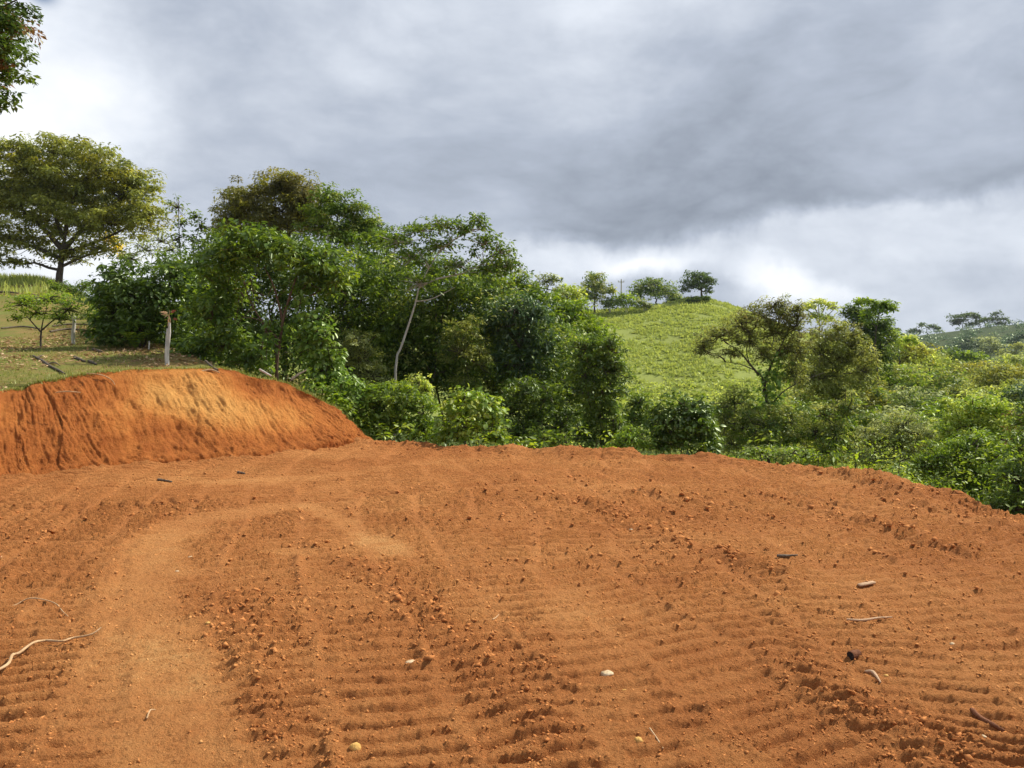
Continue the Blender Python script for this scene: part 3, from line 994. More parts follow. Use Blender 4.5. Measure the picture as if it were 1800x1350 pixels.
# ---- left: slope trees
plant('overhanging_tree', 'dark tree whose leafy crown pokes in at the upper left picture corner', 'tree', 13.0,
      [(-50, -60, 90, 80), (-38, 35, 80, 70), (-42, 105, 76, 46), (-60, 165, 66, 28), (-140, -160, 150, 80), (-160, 20, 150, 110)], 'dark', 0.13, 0.5, 7.5, base=-175, r=0.16,
      second=('rust', 0.16))
plant('rain_tree', 'large spreading golden olive tree standing alone on the slope crest', 'tree', 45.0,
      [(85, 290, 90, 42), (165, 305, 75, 45), (120, 275, 70, 26), (30, 285, 70, 32), (225, 330, 50, 40), (200, 390, 70, 40), (80, 350, 100, 50), (20, 330, 90, 50), (-50, 345, 70, 60), (120, 345, 110, 45), (215, 350, 60, 42), (255, 378, 45, 26),
       (50, 385, 95, 38), (165, 395, 95, 32), (-20, 415, 80, 36), (60, 432, 75, 22), (175, 438, 45, 20), (115, 452, 45, 16), (25, 462, 40, 10), (-60, 460, 60, 20)],
      'olive', 0.22, 0.46, 3.1, base=105, r=0.36, flat=0.55, clump=0.36, path=[(105, 480), (108, 460), (112, 430), (118, 395)],
      limbs=[([(110, 440), (150, 400), (200, 365)], 0.16), ([(110, 440), (75, 400), (30, 360)], 0.17), ([(112, 445), (170, 425), (235, 395)], 0.12),
             ([(106, 455), (50, 430), (-30, 400)], 0.15), ([(115, 410), (125, 360), (150, 315)], 0.13), ([(112, 420), (90, 360), (80, 310)], 0.13),
             ([(105, 470), (150, 450), (190, 440)], 0.10)], second=('gold', 0.4))
plant('yellow_sapling', 'small tree with yellow leaves beside the large spreading tree', 'tree', 50.0, [(193, 425, 16, 16), (205, 440, 12, 14)], 'yellow', 0.2, 0.5, 2.0, base=196, r=0.06)
plant('thin_shrub', 'bright green flat-topped shrub on a thin trunk beside the short post', 'shrub', 18.5,
      [(40, 535, 34, 17), (85, 528, 42, 16), (120, 545, 26, 18), (60, 552, 30, 13), (105, 560, 22, 10), (28, 560, 12, 8)], 'bright', 0.085, 0.5, 1.9, base=72, r=0.045, flat=0.6,
      path=[(72, 590), (74, 572), (78, 555)], limbs=[([(73, 585), (55, 565), (38, 545)], 0.02), ([(74, 580), (95, 562), (118, 548)], 0.02)], clump=0.42)
plant('low_shrub', 'low leafy shrub below the trunk of the spreading tree', 'shrub', 34.0, [(125, 512, 24, 14), (150, 505, 16, 12), (95, 505, 14, 10)], 'mid', 0.13, 0.5, 2.4, stems=3, r=0.03)
plant('glossy_bush', 'dark glossy large-leaved bush beside the tall white post', 'bush', 18.6,
      [(215, 500, 48, 36), (245, 530, 60, 45), (200, 550, 38, 45), (285, 545, 45, 50), (310, 500, 45, 38), (250, 580, 70, 34), (180, 580, 18, 25)], 'glossy', 0.17, 0.42, 3.6,
      base=245, r=0.06, stems=4, six=True, big_leaves=60, clump=0.36)
plant('slim_sapling', 'taller slim sapling with sparse leaves against the sky', 'tree', 30.0,
      [(313, 365, 15, 16), (318, 395, 14, 14), (310, 420, 18, 14), (300, 440, 22, 14)], 'mid', 0.16, 0.45, 0.75, base=318, r=0.05, path=[(318, 480), (316, 430), (314, 390), (314, 355)], clump=0.5)
plant('slim_sapling', 'shorter bent slim sapling right of the taller sapling', 'tree', 30.0,
      [(345, 382, 14, 12), (352, 400, 14, 12), (340, 425, 16, 14)], 'mid', 0.16, 0.45, 0.7, base=338, r=0.045, path=[(340, 470), (342, 430), (350, 400), (348, 378)], clump=0.5)
plant('bare_bush', 'leafless-looking grey bush behind the glossy bush', 'bush', 28.0, [(255, 440, 26, 22), (285, 425, 20, 20), (230, 455, 20, 14)], 'grey', 0.13, 0.45, 0.9, base=262, stems=4, r=0.03)
plant('feathery_tree', 'feathery mid-green treelet behind the glossy bush', 'tree', 23.0,
      [(300, 470, 36, 28), (345, 480, 34, 34), (330, 520, 38, 40), (370, 510, 30, 40), (345, 560, 40, 40)], 'mid', 0.15, 0.38, 2.9, base=335, r=0.07, group=WOOD)

# ---- back row
plant('domed_tree', 'brown-tinged domed tree, highest crown of the woodland', 'tree', 31.0,
      [(440, 355, 48, 34), (490, 338, 48, 36), (530, 355, 45, 38), (420, 385, 36, 26), (470, 385, 55, 30), (520, 395, 45, 26), (395, 400, 24, 24), (500, 322, 26, 20), (450, 410, 60, 30), (540, 385, 50, 40), (410, 360, 30, 24)], 'brown', 0.135, 0.45, 4.0,
      base=500, r=0.2, path=[(500, 500), (505, 430), (515, 395), (540, 350)], second=('gold', 0.30), flat=0.8)
plant('domed_tree', 'green domed tree touching the brown-tinged domed tree', 'tree', 30.0,
      [(585, 365, 42, 34), (620, 385, 38, 36), (570, 400, 40, 34), (640, 420, 36, 30), (600, 430, 45, 36), (655, 395, 22, 20)], 'mid', 0.14, 0.46, 3.6, base=600, r=0.16, second=('olive', 0.22), group=WOOD)
plant('spreading_tree', 'layered light-green tree between domed tree and slender pale trunk', 'tree', 25.0,
      [(670, 425, 48, 22), (640, 470, 44, 30), (690, 470, 48, 30), (660, 520, 55, 42), (650, 580, 55, 50), (700, 560, 55, 50), (660, 640, 60, 50)], 'mid', 0.13, 0.45, 3.0, base=665, r=0.12,
      second=('dark', 0.35), group=WOOD)
plant('slender_tree', 'tall tree with slender curving pale trunk and flat ragged top', 'tree', 19.5,
      [(735, 405, 40, 18), (700, 425, 34, 22), (775, 398, 38, 16), (820, 405, 34, 20), (845, 390, 20, 18), (850, 430, 32, 22), (880, 445, 28, 20), (770, 435, 36, 22), (725, 455, 36, 22),
       (895, 470, 24, 20), (855, 475, 34, 22), (800, 470, 30, 16), (740, 500, 36, 20)], 'mid', 0.125, 0.48, 2.3, base=692, r=0.056, bark=PALE, flat=0.5, clump=0.40,
      path=[(695, 660), (702, 620), (717, 575), (731, 530), (737, 505), (755, 470), (778, 432)],
      limbs=[([(737, 505), (770, 490), (815, 480), (850, 462)], 0.03), ([(755, 470), (735, 440), (720, 425)], 0.022), ([(770, 445), (800, 420), (845, 400)], 0.025), ([(731, 530), (760, 525), (800, 505)], 0.018)])
plant('hanging_tree', 'dark tree with shaded hanging foliage behind the slender pale trunk', 'tree', 22.5,
      [(770, 540, 55, 45), (730, 590, 48, 55), (790, 610, 45, 60), (840, 530, 48, 40), (860, 600, 44, 55), (760, 670, 60, 50), (830, 670, 55, 50)], 'dark', 0.13, 0.42, 2.9, base=790, r=0.11, group=WOOD,
      second=('mid', 0.3))
plant('olive_column', 'olive-yellow column of fine leaves left of the blue-green tree', 'shrub', 20.0,
      [(820, 580, 30, 22), (808, 620, 32, 34), (840, 640, 30, 36), (820, 690, 38, 34)], 'olive', 0.09, 0.42, 3.0, base=820, r=0.05, second=('mid', 0.4))
plant('blue_tree', 'tree with drooping blue-green leaf tufts mid woodland', 'tree', 21.0,
      [(905, 545, 42, 24), (935, 560, 34, 24), (880, 575, 36, 26), (920, 600, 44, 30), (950, 610, 28, 26), (900, 640, 42, 28), (940, 650, 34, 26)], 'blue', 0.17, 0.36, 2.8, base=912, r=0.08, droop=0.7, six=True,
      second=('dark', 0.35))
plant('bright_tree', 'bright green tree overlapping the left foot of the pasture hill', 'tree', 26.0,
      [(975, 545, 36, 30), (1010, 560, 36, 32), (1000, 595, 44, 34), (1040, 580, 32, 26), (960, 580, 34, 34), (1065, 610, 26, 24), (1030, 630, 46, 34), (975, 640, 40, 40)], 'bright', 0.15, 0.46, 3.0, base=1005, r=0.11,
      second=('mid', 0.42))
plant('round_top_tree', 'mid-green rounded tree crown left of the bright green tree', 'tree', 25.0,
      [(905, 500, 30, 24), (925, 520, 32, 24), (880, 515, 28, 24), (945, 525, 26, 18)], 'mid', 0.14, 0.46, 3.2, base=915, r=0.09, group=WOOD)
plant('airy_tree', 'pale airy treetop standing above the rounded crown', 'tree', 32.0,
      [(960, 495, 22, 12), (972, 492, 14, 10), (940, 505, 18, 12), (985, 515, 18, 12)], 'grey', 0.17, 0.42, 1.1, base=955, r=0.08, clump=0.5)
plant('hill_foot_tree', 'yellow-green tree low against the pasture hill', 'tree', 38.0, [(995, 512, 22, 12), (1010, 520, 22, 14), (985, 530, 24, 16)], 'lime', 0.2, 0.46, 2.6, base=1000, r=0.12)

# ---- front row over the bank and along the rim
plant('vine_tree', 'vine-laden large-leaved tree with tangled bare reddish branches above the bank', 'tree', 17.2,
      [(430, 425, 58, 30), (395, 460, 50, 34), (460, 445, 60, 34), (520, 450, 55, 30), (565, 470, 45, 34), (400, 510, 38, 44), (590, 500, 26, 30), (375, 560, 42, 44), (545, 500, 40, 30),
       (395, 610, 52, 38), (350, 620, 40, 34), (440, 630, 40, 30)], 'glossy', 0.17, 0.40, 2.9, base=488, r=0.075,
      bark=REDBARK, path=[(486, 640), (492, 600), (498, 560), (508, 525), (520, 490), (535, 450)], six=True, clump=0.36, twigr=0.007,
      limbs=[([(497, 565), (490, 535), (480, 500), (465, 470)], 0.03), ([(492, 600), (465, 570), (445, 540), (430, 500)], 0.022), ([(487, 610), (470, 585), (455, 562), (425, 558)], 0.018),
             ([(505, 530), (530, 510), (555, 480)], 0.025), ([(445, 540), (425, 560), (405, 590)], 0.012), ([(430, 500), (450, 485), (455, 460)], 0.012), ([(465, 520), (440, 510), (425, 530), (430, 560)], 0.010),
             ([(480, 500), (470, 520), (450, 525)], 0.010), ([(520, 490), (500, 510), (478, 540), (470, 580)], 0.009), ([(440, 490), (446, 530), (438, 575)], 0.009), ([(500, 545), (520, 540), (545, 520)], 0.010),
             ([(420, 520), (415, 560), (395, 600)], 0.009), ([(460, 640), (462, 600), (475, 560)], 0.016)],
      vines=[([(468, 645, -0.3), (470, 600, -0.3), (478, 560, -0.2)], 30, 0.06), ([(500, 600), (520, 560), (535, 500)], 26, 0.10)], second=('mid', 0.35), big_leaves=70)
plant('hanging_creeper', 'curtain of bright creeper leaves hanging at the bank end', 'creeper', 16.6,
      [(552, 565, 22, 26), (565, 600, 26, 32), (580, 640, 30, 34), (600, 675, 32, 34), (560, 650, 30, 40), (622, 705, 26, 32), (540, 610, 18, 36)], 'vine', 0.135, 0.52, 3.0, base=575, r=0.04, droop=0.9, six=True, stems=2,
      big_leaves=60, clump=0.40)
plant('grey_shrub', 'compact grey-olive shrub right of the creeper curtain', 'shrub', 18.0,
      [(628, 600, 28, 20), (640, 630, 30, 26), (610, 625, 22, 24), (650, 660, 28, 26)], 'olive', 0.075, 0.45, 3.0, base=632, r=0.04, stems=3, second=('grey', 0.5))
plant('rim_shrub', 'fresh green shrub at the pad rim where the bank dies out', 'shrub', 16.7,
      [(690, 700, 38, 30), (660, 715, 34, 34), (720, 720, 38, 34), (640, 745, 26, 26), (690, 750, 50, 28), (740, 755, 36, 24), (650, 690, 22, 20)], 'bright', 0.12, 0.40, 3.4, base=690, r=0.03, stems=5, six=True,
      second=('mid', 0.4), big_leaves=40)
plant('pale_shrub', 'small pale yellow-green shrub between rim shrub and lime shrub', 'shrub', 17.6, [(735, 672, 18, 14), (745, 688, 16, 18), (725, 690, 14, 14)], 'lime', 0.11, 0.45, 2.6, base=738, r=0.02, stems=2)
plant('lime_shrub', 'lime-topped large-leaved shrub behind the small fallen log', 'shrub', 15.9,
      [(815, 705, 34, 22), (845, 715, 32, 24), (800, 735, 30, 28), (865, 740, 24, 28), (830, 755, 44, 26), (790, 765, 26, 18), (875, 770, 20, 14)], 'bright', 0.135, 0.62, 2.5, base=830, r=0.03, stems=4, six=True,
      second=('lime', 0.38), big_leaves=150)
plant('dark_shrub', 'deep green shrub filling the gap left of the leaning thicket tree', 'shrub', 17.4,
      [(920, 690, 38, 26), (960, 700, 36, 28), (900, 725, 34, 34), (945, 740, 42, 34), (985, 745, 26, 30), (915, 765, 40, 22)], 'mid', 0.11, 0.46, 3.2, base=935, r=0.035, stems=4, second=('dark', 0.4), group=WOOD)
plant('rim_bush', 'low yellow-green bush at the rim below the deep green shrub', 'bush', 16.0, [(955, 770, 26, 18), (985, 778, 22, 14), (925, 782, 22, 10)], 'bright', 0.10, 0.45, 3.0, base=955, r=0.02, stems=3)
plant('thicket_tree', 'dark square-topped tree on vine-wrapped thin stems at the rim', 'tree', 17.0,
      [(1030, 615, 28, 22), (1070, 610, 30, 20), (1055, 640, 42, 28), (1035, 668, 34, 28), (1080, 655, 30, 32), (1060, 690, 44, 26), (1055, 735, 42, 30), (1085, 765, 30, 24), (1035, 770, 30, 22)], 'mid', 0.095, 0.46, 3.6, base=1050, r=0.045, stems=3, second=('dark', 0.45), shell=0.45,
      vines=[([(1040, 700), (1036, 740), (1040, 790)], 50, 0.07), ([(1075, 700), (1080, 740), (1085, 790)], 60, 0.09), ([(1055, 690), (1060, 740), (1062, 790)], 40, 0.08)],
      limbs=[([(1040, 790), (1038, 740), (1034, 690), (1035, 650)], 0.03), ([(1082, 790), (1078, 740), (1074, 690), (1072, 640)], 0.03), ([(1040, 700), (1010, 685), (985, 665)], 0.018)])
plant('rim_bush', 'low bright bush at the rim between thicket tree and round bush', 'bush', 16.0, [(1110, 770, 30, 22), (1130, 785, 22, 12), (1085, 785, 20, 12)], 'bright', 0.10, 0.45, 3.2, base=1108, r=0.02, stems=3)
plant('thicket_shrub', 'loose mid-green shrub behind the low bush beside the thicket tree', 'shrub', 18.5, [(1120, 710, 24, 26), (1130, 740, 26, 26), (1110, 745, 24, 30)], 'mid', 0.11, 0.45, 2.6, base=1120, r=0.03, stems=3, group=WOOD)
plant('round_bush', 'round dark glossy bush standing alone at the pad rim', 'bush', 16.2,
      [(1200, 725, 46, 30), (1170, 745, 32, 34), (1230, 745, 32, 36), (1200, 770, 52, 32), (1165, 780, 24, 22), (1245, 780, 20, 22)], 'glossy', 0.125, 0.5, 3.8, base=1202, r=0.045, stems=4, six=True, second=('mid', 0.3), big_leaves=60)
plant('olive_shrub', 'olive shrub right behind the round dark bush', 'shrub', 19.0, [(1290, 710, 32, 26), (1275, 745, 26, 30), (1310, 750, 32, 34), (1290, 785, 36, 20)], 'olive', 0.10, 0.45, 2.8, base=1292, r=0.035, stems=3, second=('mid', 0.4))
plant('leaning_tree', 'airy brown-olive tree with bare leaning limbs in front of the pasture hill', 'tree', 19.5,
      [(1262, 592, 34, 22), (1238, 615, 22, 20), (1300, 572, 34, 26), (1335, 556, 30, 26), (1375, 552, 30, 26), (1318, 600, 30, 26), (1360, 585, 34, 30), (1400, 575, 26, 34), (1285, 622, 24, 12), (1360, 540, 16, 14),
       (1405, 620, 24, 34), (1375, 625, 26, 30), (1345, 628, 20, 20), (1395, 660, 22, 26), (1400, 545, 14, 14)],
      'brown', 0.08, 0.42, 2.3, base=1352, r=0.085, flat=0.85, clump=0.32, path=[(1352, 745), (1348, 710), (1342, 670), (1335, 655)],
      limbs=[([(1335, 660), (1318, 640), (1300, 618), (1280, 605)], 0.032), ([(1325, 650), (1300, 640), (1275, 636)], 0.016), ([(1342, 690), (1352, 650), (1372, 610), (1390, 570)], 0.035), ([(1318, 640), (1312, 615), (1320, 590)], 0.016),
             ([(1350, 720), (1375, 690), (1410, 670), (1450, 655)], 0.022)],
      vines=[([(1350, 650), (1350, 700), (1356, 775)], 110, 0.13), ([(1372, 620), (1365, 670), (1362, 730)], 70, 0.12)], second=('olive', 0.55))
plant('trunk_shrub', 'dull green shrub wrapped round the foot of the leaning tree', 'shrub', 18.6, [(1350, 750, 36, 34), (1385, 740, 30, 36), (1400, 775, 30, 22), (1340, 785, 34, 16)], 'mid', 0.09, 0.45, 2.9, base=1365, r=0.03, stems=3, second=('olive', 0.45), group=WOOD)
plant('rim_bush', 'low light-green bush at the rim below the leaning tree', 'bush', 15.2, [(1345, 795, 28, 12), (1385, 798, 30, 13), (1320, 795, 16, 8), (1420, 800, 18, 10)], 'bright', 0.085, 0.45, 2.8, base=1370, r=0.02, stems=4, second=('grey', 0.35))

# ---- right: trees between rim and valley
plant('olive_tree', 'tall olive tree right of the leaning tree, thin and twiggy', 'tree', 27.0,
      [(1470, 588, 36, 26), (1445, 620, 38, 34), (1497, 615, 36, 34), (1465, 660, 50, 44), (1512, 655, 32, 38), (1425, 670, 36, 38), (1470, 705, 50, 34)], 'olive', 0.115, 0.42, 3.3, base=1465, r=0.09, second=('brown', 0.25), flat=0.9, clump=0.30)
plant('sparse_tree', 'pale nearly bare tree rising above the olive tree', 'tree', 33.0,
      [(1440, 532, 18, 7), (1420, 540, 12, 6), (1460, 540, 14, 7), (1432, 555, 14, 6), (1455, 560, 12, 6)], 'lime', 0.16, 0.42, 1.0, base=1442, r=0.09, bark=PALE, path=[(1442, 640), (1441, 590), (1440, 560), (1438, 535)],
      limbs=[([(1441, 575), (1455, 555), (1470, 540)], 0.035), ([(1441, 570), (1428, 552), (1412, 540)], 0.035), ([(1440, 560), (1450, 540), (1452, 528)], 0.03), ([(1440, 555), (1430, 538), (1424, 528)], 0.03)], clump=0.5)
plant('tall_tree', 'tall dark tree with bright green top tuft above the valley forest', 'tree', 44.0,
      [(1512, 562, 26, 22), (1532, 585, 36, 30), (1505, 600, 28, 28), (1548, 612, 28, 28), (1530, 640, 34, 28), (1495, 548, 16, 14), (1520, 620, 36, 30), (1550, 580, 20, 20)], 'mid', 0.2, 0.46, 3.8, base=1530, r=0.22, second=('dark', 0.45), group=WOOD, clump=0.30, flat=0.85)
plant('tuft_tree', 'bright green flat tuft of a tree leaning out beside the tall dark tree', 'tree', 42.0, [(1553, 535, 20, 9), (1535, 545, 18, 10), (1525, 560, 16, 14), (1560, 542, 14, 6), (1520, 530, 18, 5)], 'bright', 0.2, 0.46, 2.0, base=1540, r=0.14, flat=0.5)
plant('grey_tree', 'rounded grey-olive twiggy tree just past the right rim', 'tree', 17.0,
      [(1585, 752, 44, 26), (1545, 775, 40, 30), (1625, 765, 38, 28), (1585, 790, 55, 32), (1530, 805, 30, 24), (1630, 800, 32, 28)], 'grey', 0.075, 0.45, 2.5, base=1590, r=0.07, second=('olive', 0.45), flat=0.6, twigr=0.01)
plant('slim_tree', 'slim olive-green treelet left of the grey-olive rounded tree', 'tree', 18.5, [(1445, 730, 28, 26), (1435, 765, 26, 28), (1470, 765, 26, 30), (1450, 795, 28, 18), (1490, 720, 24, 30)], 'olive', 0.10, 0.42, 2.5, base=1450, r=0.04, second=('mid', 0.5))
plant('sunlit_tree', 'sunlit yellow-green tree with rounded crown at the right rim', 'tree', 15.5,
      [(1700, 715, 46, 22), (1745, 725, 40, 26), (1690, 750, 44, 28), (1740, 765, 46, 34), (1775, 748, 30, 28), (1670, 775, 30, 24)], 'lime', 0.09, 0.45, 3.2, base=1715, r=0.07, second=('bright', 0.5))
plant('right_rim_tree', 'leafy green tree growing up against the right rim of the pad', 'tree', 12.4,
      [(1690, 800, 40, 34), (1650, 815, 34, 30), (1735, 815, 40, 40), (1685, 850, 48, 34), (1740, 865, 44, 36), (1620, 818, 26, 16), (1720, 785, 44, 24)], 'mid', 0.085, 0.44, 3.3, base=1700, r=0.05, second=('bright', 0.4), group=WOOD)
plant('corner_shrub', 'dark small-leaved shrub at the right picture edge beside the pad', 'shrub', 10.2,
      [(1790, 850, 44, 44), (1830, 800, 50, 60), (1780, 895, 40, 26), (1850, 880, 60, 50), (1745, 900, 24, 16)], 'dark', 0.075, 0.46, 3.1, base=1810, r=0.035, stems=4, second=('mid', 0.4))
plant('brown_vine_tree', 'dark tree with dead brown creepers behind the corner shrub', 'tree', 14.0, [(1795, 790, 30, 36), (1815, 740, 40, 30), (1790, 825, 26, 26)], 'mid', 0.10, 0.45, 2.8, base=1805, r=0.06, second=('rust', 0.35))


# ---- shaded trees that fill the woodland between the named crowns
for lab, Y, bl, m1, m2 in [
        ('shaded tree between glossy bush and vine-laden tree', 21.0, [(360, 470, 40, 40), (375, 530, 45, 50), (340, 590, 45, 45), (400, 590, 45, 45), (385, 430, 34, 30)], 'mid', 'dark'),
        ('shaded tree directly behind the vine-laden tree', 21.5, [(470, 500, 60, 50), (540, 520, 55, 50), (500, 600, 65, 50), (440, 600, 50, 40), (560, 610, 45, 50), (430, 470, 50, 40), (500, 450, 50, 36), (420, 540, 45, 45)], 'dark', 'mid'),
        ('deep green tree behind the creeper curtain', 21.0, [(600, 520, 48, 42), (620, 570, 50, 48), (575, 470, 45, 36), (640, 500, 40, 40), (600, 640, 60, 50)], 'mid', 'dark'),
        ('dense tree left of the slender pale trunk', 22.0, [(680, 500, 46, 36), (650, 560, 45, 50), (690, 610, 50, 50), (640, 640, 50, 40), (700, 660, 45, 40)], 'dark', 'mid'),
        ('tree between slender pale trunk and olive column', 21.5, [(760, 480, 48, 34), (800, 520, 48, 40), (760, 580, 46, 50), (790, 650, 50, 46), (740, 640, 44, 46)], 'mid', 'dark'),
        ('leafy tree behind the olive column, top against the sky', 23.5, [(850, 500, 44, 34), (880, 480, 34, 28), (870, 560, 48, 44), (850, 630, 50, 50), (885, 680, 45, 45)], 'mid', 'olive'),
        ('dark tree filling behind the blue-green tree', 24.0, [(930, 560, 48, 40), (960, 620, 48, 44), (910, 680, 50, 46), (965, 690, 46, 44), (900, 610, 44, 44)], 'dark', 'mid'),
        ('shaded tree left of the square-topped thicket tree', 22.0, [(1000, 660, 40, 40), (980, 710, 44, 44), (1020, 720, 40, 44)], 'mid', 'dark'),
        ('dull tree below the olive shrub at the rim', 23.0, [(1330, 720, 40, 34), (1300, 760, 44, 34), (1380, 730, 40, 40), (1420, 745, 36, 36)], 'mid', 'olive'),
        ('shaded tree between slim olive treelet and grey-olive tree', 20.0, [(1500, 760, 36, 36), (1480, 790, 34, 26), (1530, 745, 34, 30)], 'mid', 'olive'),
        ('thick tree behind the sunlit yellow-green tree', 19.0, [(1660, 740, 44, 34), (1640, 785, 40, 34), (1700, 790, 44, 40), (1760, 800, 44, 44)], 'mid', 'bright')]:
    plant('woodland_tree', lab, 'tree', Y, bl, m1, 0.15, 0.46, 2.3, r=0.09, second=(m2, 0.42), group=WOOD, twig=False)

# ---- valley forest to the right: crowns one can tell apart
V_TREES = [
    ('valley_tree', 'yellow-olive valley tree below the tall dark tree', 60, [(1590, 610, 34, 18), (1615, 625, 30, 18), (1580, 630, 30, 18)], 'gold', 'lime', .3),
    ('valley_tree', 'lime-green valley tree with two humps near the far hill foot', 70, [(1625, 632, 36, 20), (1650, 640, 26, 16)], 'lime', 'olive', .35),
    ('valley_tree', 'light valley tree with small crown beside the tall dark tree', 55, [(1575, 605, 16, 14), (1570, 590, 14, 10), (1600, 598, 12, 8)], 'lime', 'bright', .4),
    ('valley_tree', 'dark blue-green valley tree at the far hill foot', 95, [(1665, 622, 16, 12), (1690, 628, 18, 10)], 'mid', 'dark', .4),
    ('valley_tree', 'flat bright valley tree at the far hill foot', 95, [(1705, 625, 20, 8), (1720, 630, 18, 8)], 'bright', 'mid', .4),
    ('valley_tree', 'wide olive umbrella valley tree near the right picture edge', 60, [(1740, 665, 40, 20), (1790, 662, 40, 18), (1760, 650, 36, 12)], 'olive', 'gold', .4),
    ('valley_tree', 'dark-sided rounded valley tree left of the wide umbrella tree', 55, [(1660, 665, 26, 16), (1645, 675, 22, 12), (1680, 672, 18, 14)], 'mid', 'olive', .4),
    ('valley_tree', 'bright green valley canopy tree right of the olive tree', 45, [(1560, 660, 36, 20), (1600, 665, 34, 16), (1540, 680, 30, 20)], 'bright', 'olive', .35),
    ('valley_tree', 'rust-tinged valley tree in the middle of the forest', 38, [(1530, 700, 36, 24), (1560, 715, 36, 22), (1510, 725, 26, 22)], 'gold', 'mid', .45),
    ('valley_tree', 'grey-green mottled valley tree behind the grey-olive rounded tree', 35, [(1600, 700, 40, 20), (1640, 710, 34, 20), (1610, 725, 44, 18)], 'grey', 'mid', .45),
    ('valley_tree', 'dark-hollowed valley tree left of the sunlit tree', 40, [(1680, 690, 24, 20), (1660, 705, 26, 18)], 'olive', 'dark', .4),
    ('valley_tree', 'dark green valley tree right of the sunlit tree', 34, [(1785, 700, 30, 24), (1810, 715, 34, 30)], 'blue', 'mid', .4),
    ('valley_tree', 'pale flowering valley tree at the right picture edge', 75, [(1780, 632, 24, 10), (1800, 640, 26, 14)], 'grey', 'lime', .5),
    ('valley_tree', 'olive valley tree under the far hill slope', 85, [(1720, 645, 34, 10), (1690, 648, 30, 10)], 'gold', 'olive', .4),
    ('valley_tree', 'green valley tree below the olive tall tree', 30, [(1420, 700, 36, 26), (1450, 715, 34, 24), (1480, 690, 30, 22)], 'mid', 'olive', .5),
    ('valley_tree', 'yellow-green valley tree at the foot of the pasture hill', 60, [(1400, 650, 30, 14), (1440, 660, 34, 18), (1380, 665, 26, 14)], 'olive', 'lime', .4),
    ('valley_tree', 'small round valley tree on the pasture hill flank', 85, [(1410, 632, 10, 10)], 'dark', 'mid', .4),
    ('valley_tree', 'shaded valley tree between round bush and olive shrub', 26, [(1260, 740, 30, 26), (1270, 765, 30, 24)], 'mid', 'dark', .4),
    ('valley_tree', 'soft green valley tree on the flank right of the leaning tree', 75, [(1470, 615, 30, 14), (1440, 610, 26, 12), (1500, 630, 24, 14)], 'lime', 'olive', .4),
]
for nm, lab, Y, bl, m1, m2, fr in V_TREES:
    plant(nm, lab, 'tree', Y, bl, m1, 0.0042 * Y, 0.5, 3.0, r=0.0035 * Y, second=(m2, fr), flat=0.75, clump=0.30, depth=1.0, group='trees in the valley forest', twig=Y < 50)


def copy_tree(src, loc, s, rz, label=None, group=None):
    r = src.copy()
    COL.objects.link(r)
    r.location = loc; r.scale = s; r.rotation_euler = (0, 0, rz)
    if label:
        r['label'] = label
    if group:
        r['group'] = group
    for ch in src.children:
        c = ch.copy()
        COL.objects.link(c)
        c.parent = r
    return r


# crowns of the closed valley canopy that nothing tells apart
g = rng(99)
protos = []
for m1, m2, lab in [('olive', 'lime', 'rounded olive tree of the closed valley canopy'), ('grey', 'bright', 'rounded light green tree of the closed valley canopy'),
                    ('mid', 'olive', 'rounded darker green tree of the closed valley canopy'), ('lime', 'olive', 'rounded yellow-green tree of the closed valley canopy')]:
    Yp = 62
    px = 1750 + 40 * len(protos)
    pr = plant('canopy_tree', lab, 'tree', Yp, [(px, 690, 50, 30), (px - 40, 705, 42, 26), (px + 42, 702, 42, 28), (px + 6, 675, 34, 22)], m1, 0.22, 0.5, 3.6, r=0.2, second=(m2, 0.35), flat=0.6, clump=0.30,
               depth=1.0, group='closed valley canopy', twig=False)
    protos.append(pr)
spots = []
for row, Y in enumerate([27, 34, 43, 54, 68, 84, 104]):
    n = [4, 5, 6, 7, 9, 11, 13][row]
    for k in range(n):
        pxx = 1400 + (k + g.uniform(0.1, 0.9)) * (560 / n)
        if Y > 60 and pxx < 1490:
            continue
        spots.append((pxx, Y * g.uniform(0.95, 1.06), row))
for k, (pxx, Y, row) in enumerate(spots):
    X = (pxx - CX) / FPX * Y
    z = tz(X, Y)
    topy = np.interp(Y, [27, 34, 46, 70, 112], [730, 705, 682, 655, 636]) + g.uniform(-16, 8) + max(0, (1560 - pxx)) * 0.05
    topz = at(pxx, topy, Y)[2]
    src = protos[int(g.integers(0, 4))]
    h0 = max((np.array(ch.bound_box)[:, 2]).max() for ch in src.children)
    s = (topz - z) / h0
    if s < 0.25:
        continue
    sw = s * g.uniform(0.9, 1.35) * np.interp(Y, [27, 104], [0.85, 1.25])
    copy_tree(src, (X, Y, z), (sw, sw, s), g.uniform(0, 6.28), group='closed valley canopy')

# ---- pasture hill top
HT = 'trees on the pasture hill ridge'
plant('lone_tree', 'dark lone tree on the very top of the pasture hill', 'tree', 125.0,
      [(1228, 488, 24, 11), (1212, 500, 16, 9), (1245, 495, 16, 10), (1205, 510, 9, 6), (1246, 512, 8, 6), (1230, 503, 20, 7)], 'dark', 0.40, 0.5, 4.2, base=1233, r=0.35, path=[(1233, 516), (1233, 505), (1230, 492)],
      limbs=[([(1233, 510), (1218, 504), (1204, 508)], 0.15), ([(1233, 508), (1245, 502), (1255, 494)], 0.12)], flat=0.7, clump=0.4)
plant('domed_hill_tree', 'wide domed tree left of the lone hilltop tree', 'tree', 128.0,
      [(1150, 500, 28, 11), (1130, 508, 20, 12), (1172, 512, 18, 13), (1150, 517, 30, 11), (1185, 522, 14, 9), (1118, 515, 12, 8)], 'mid', 0.42, 0.5, 4.0, base=1155, r=0.3, second=('grey', 0.3))
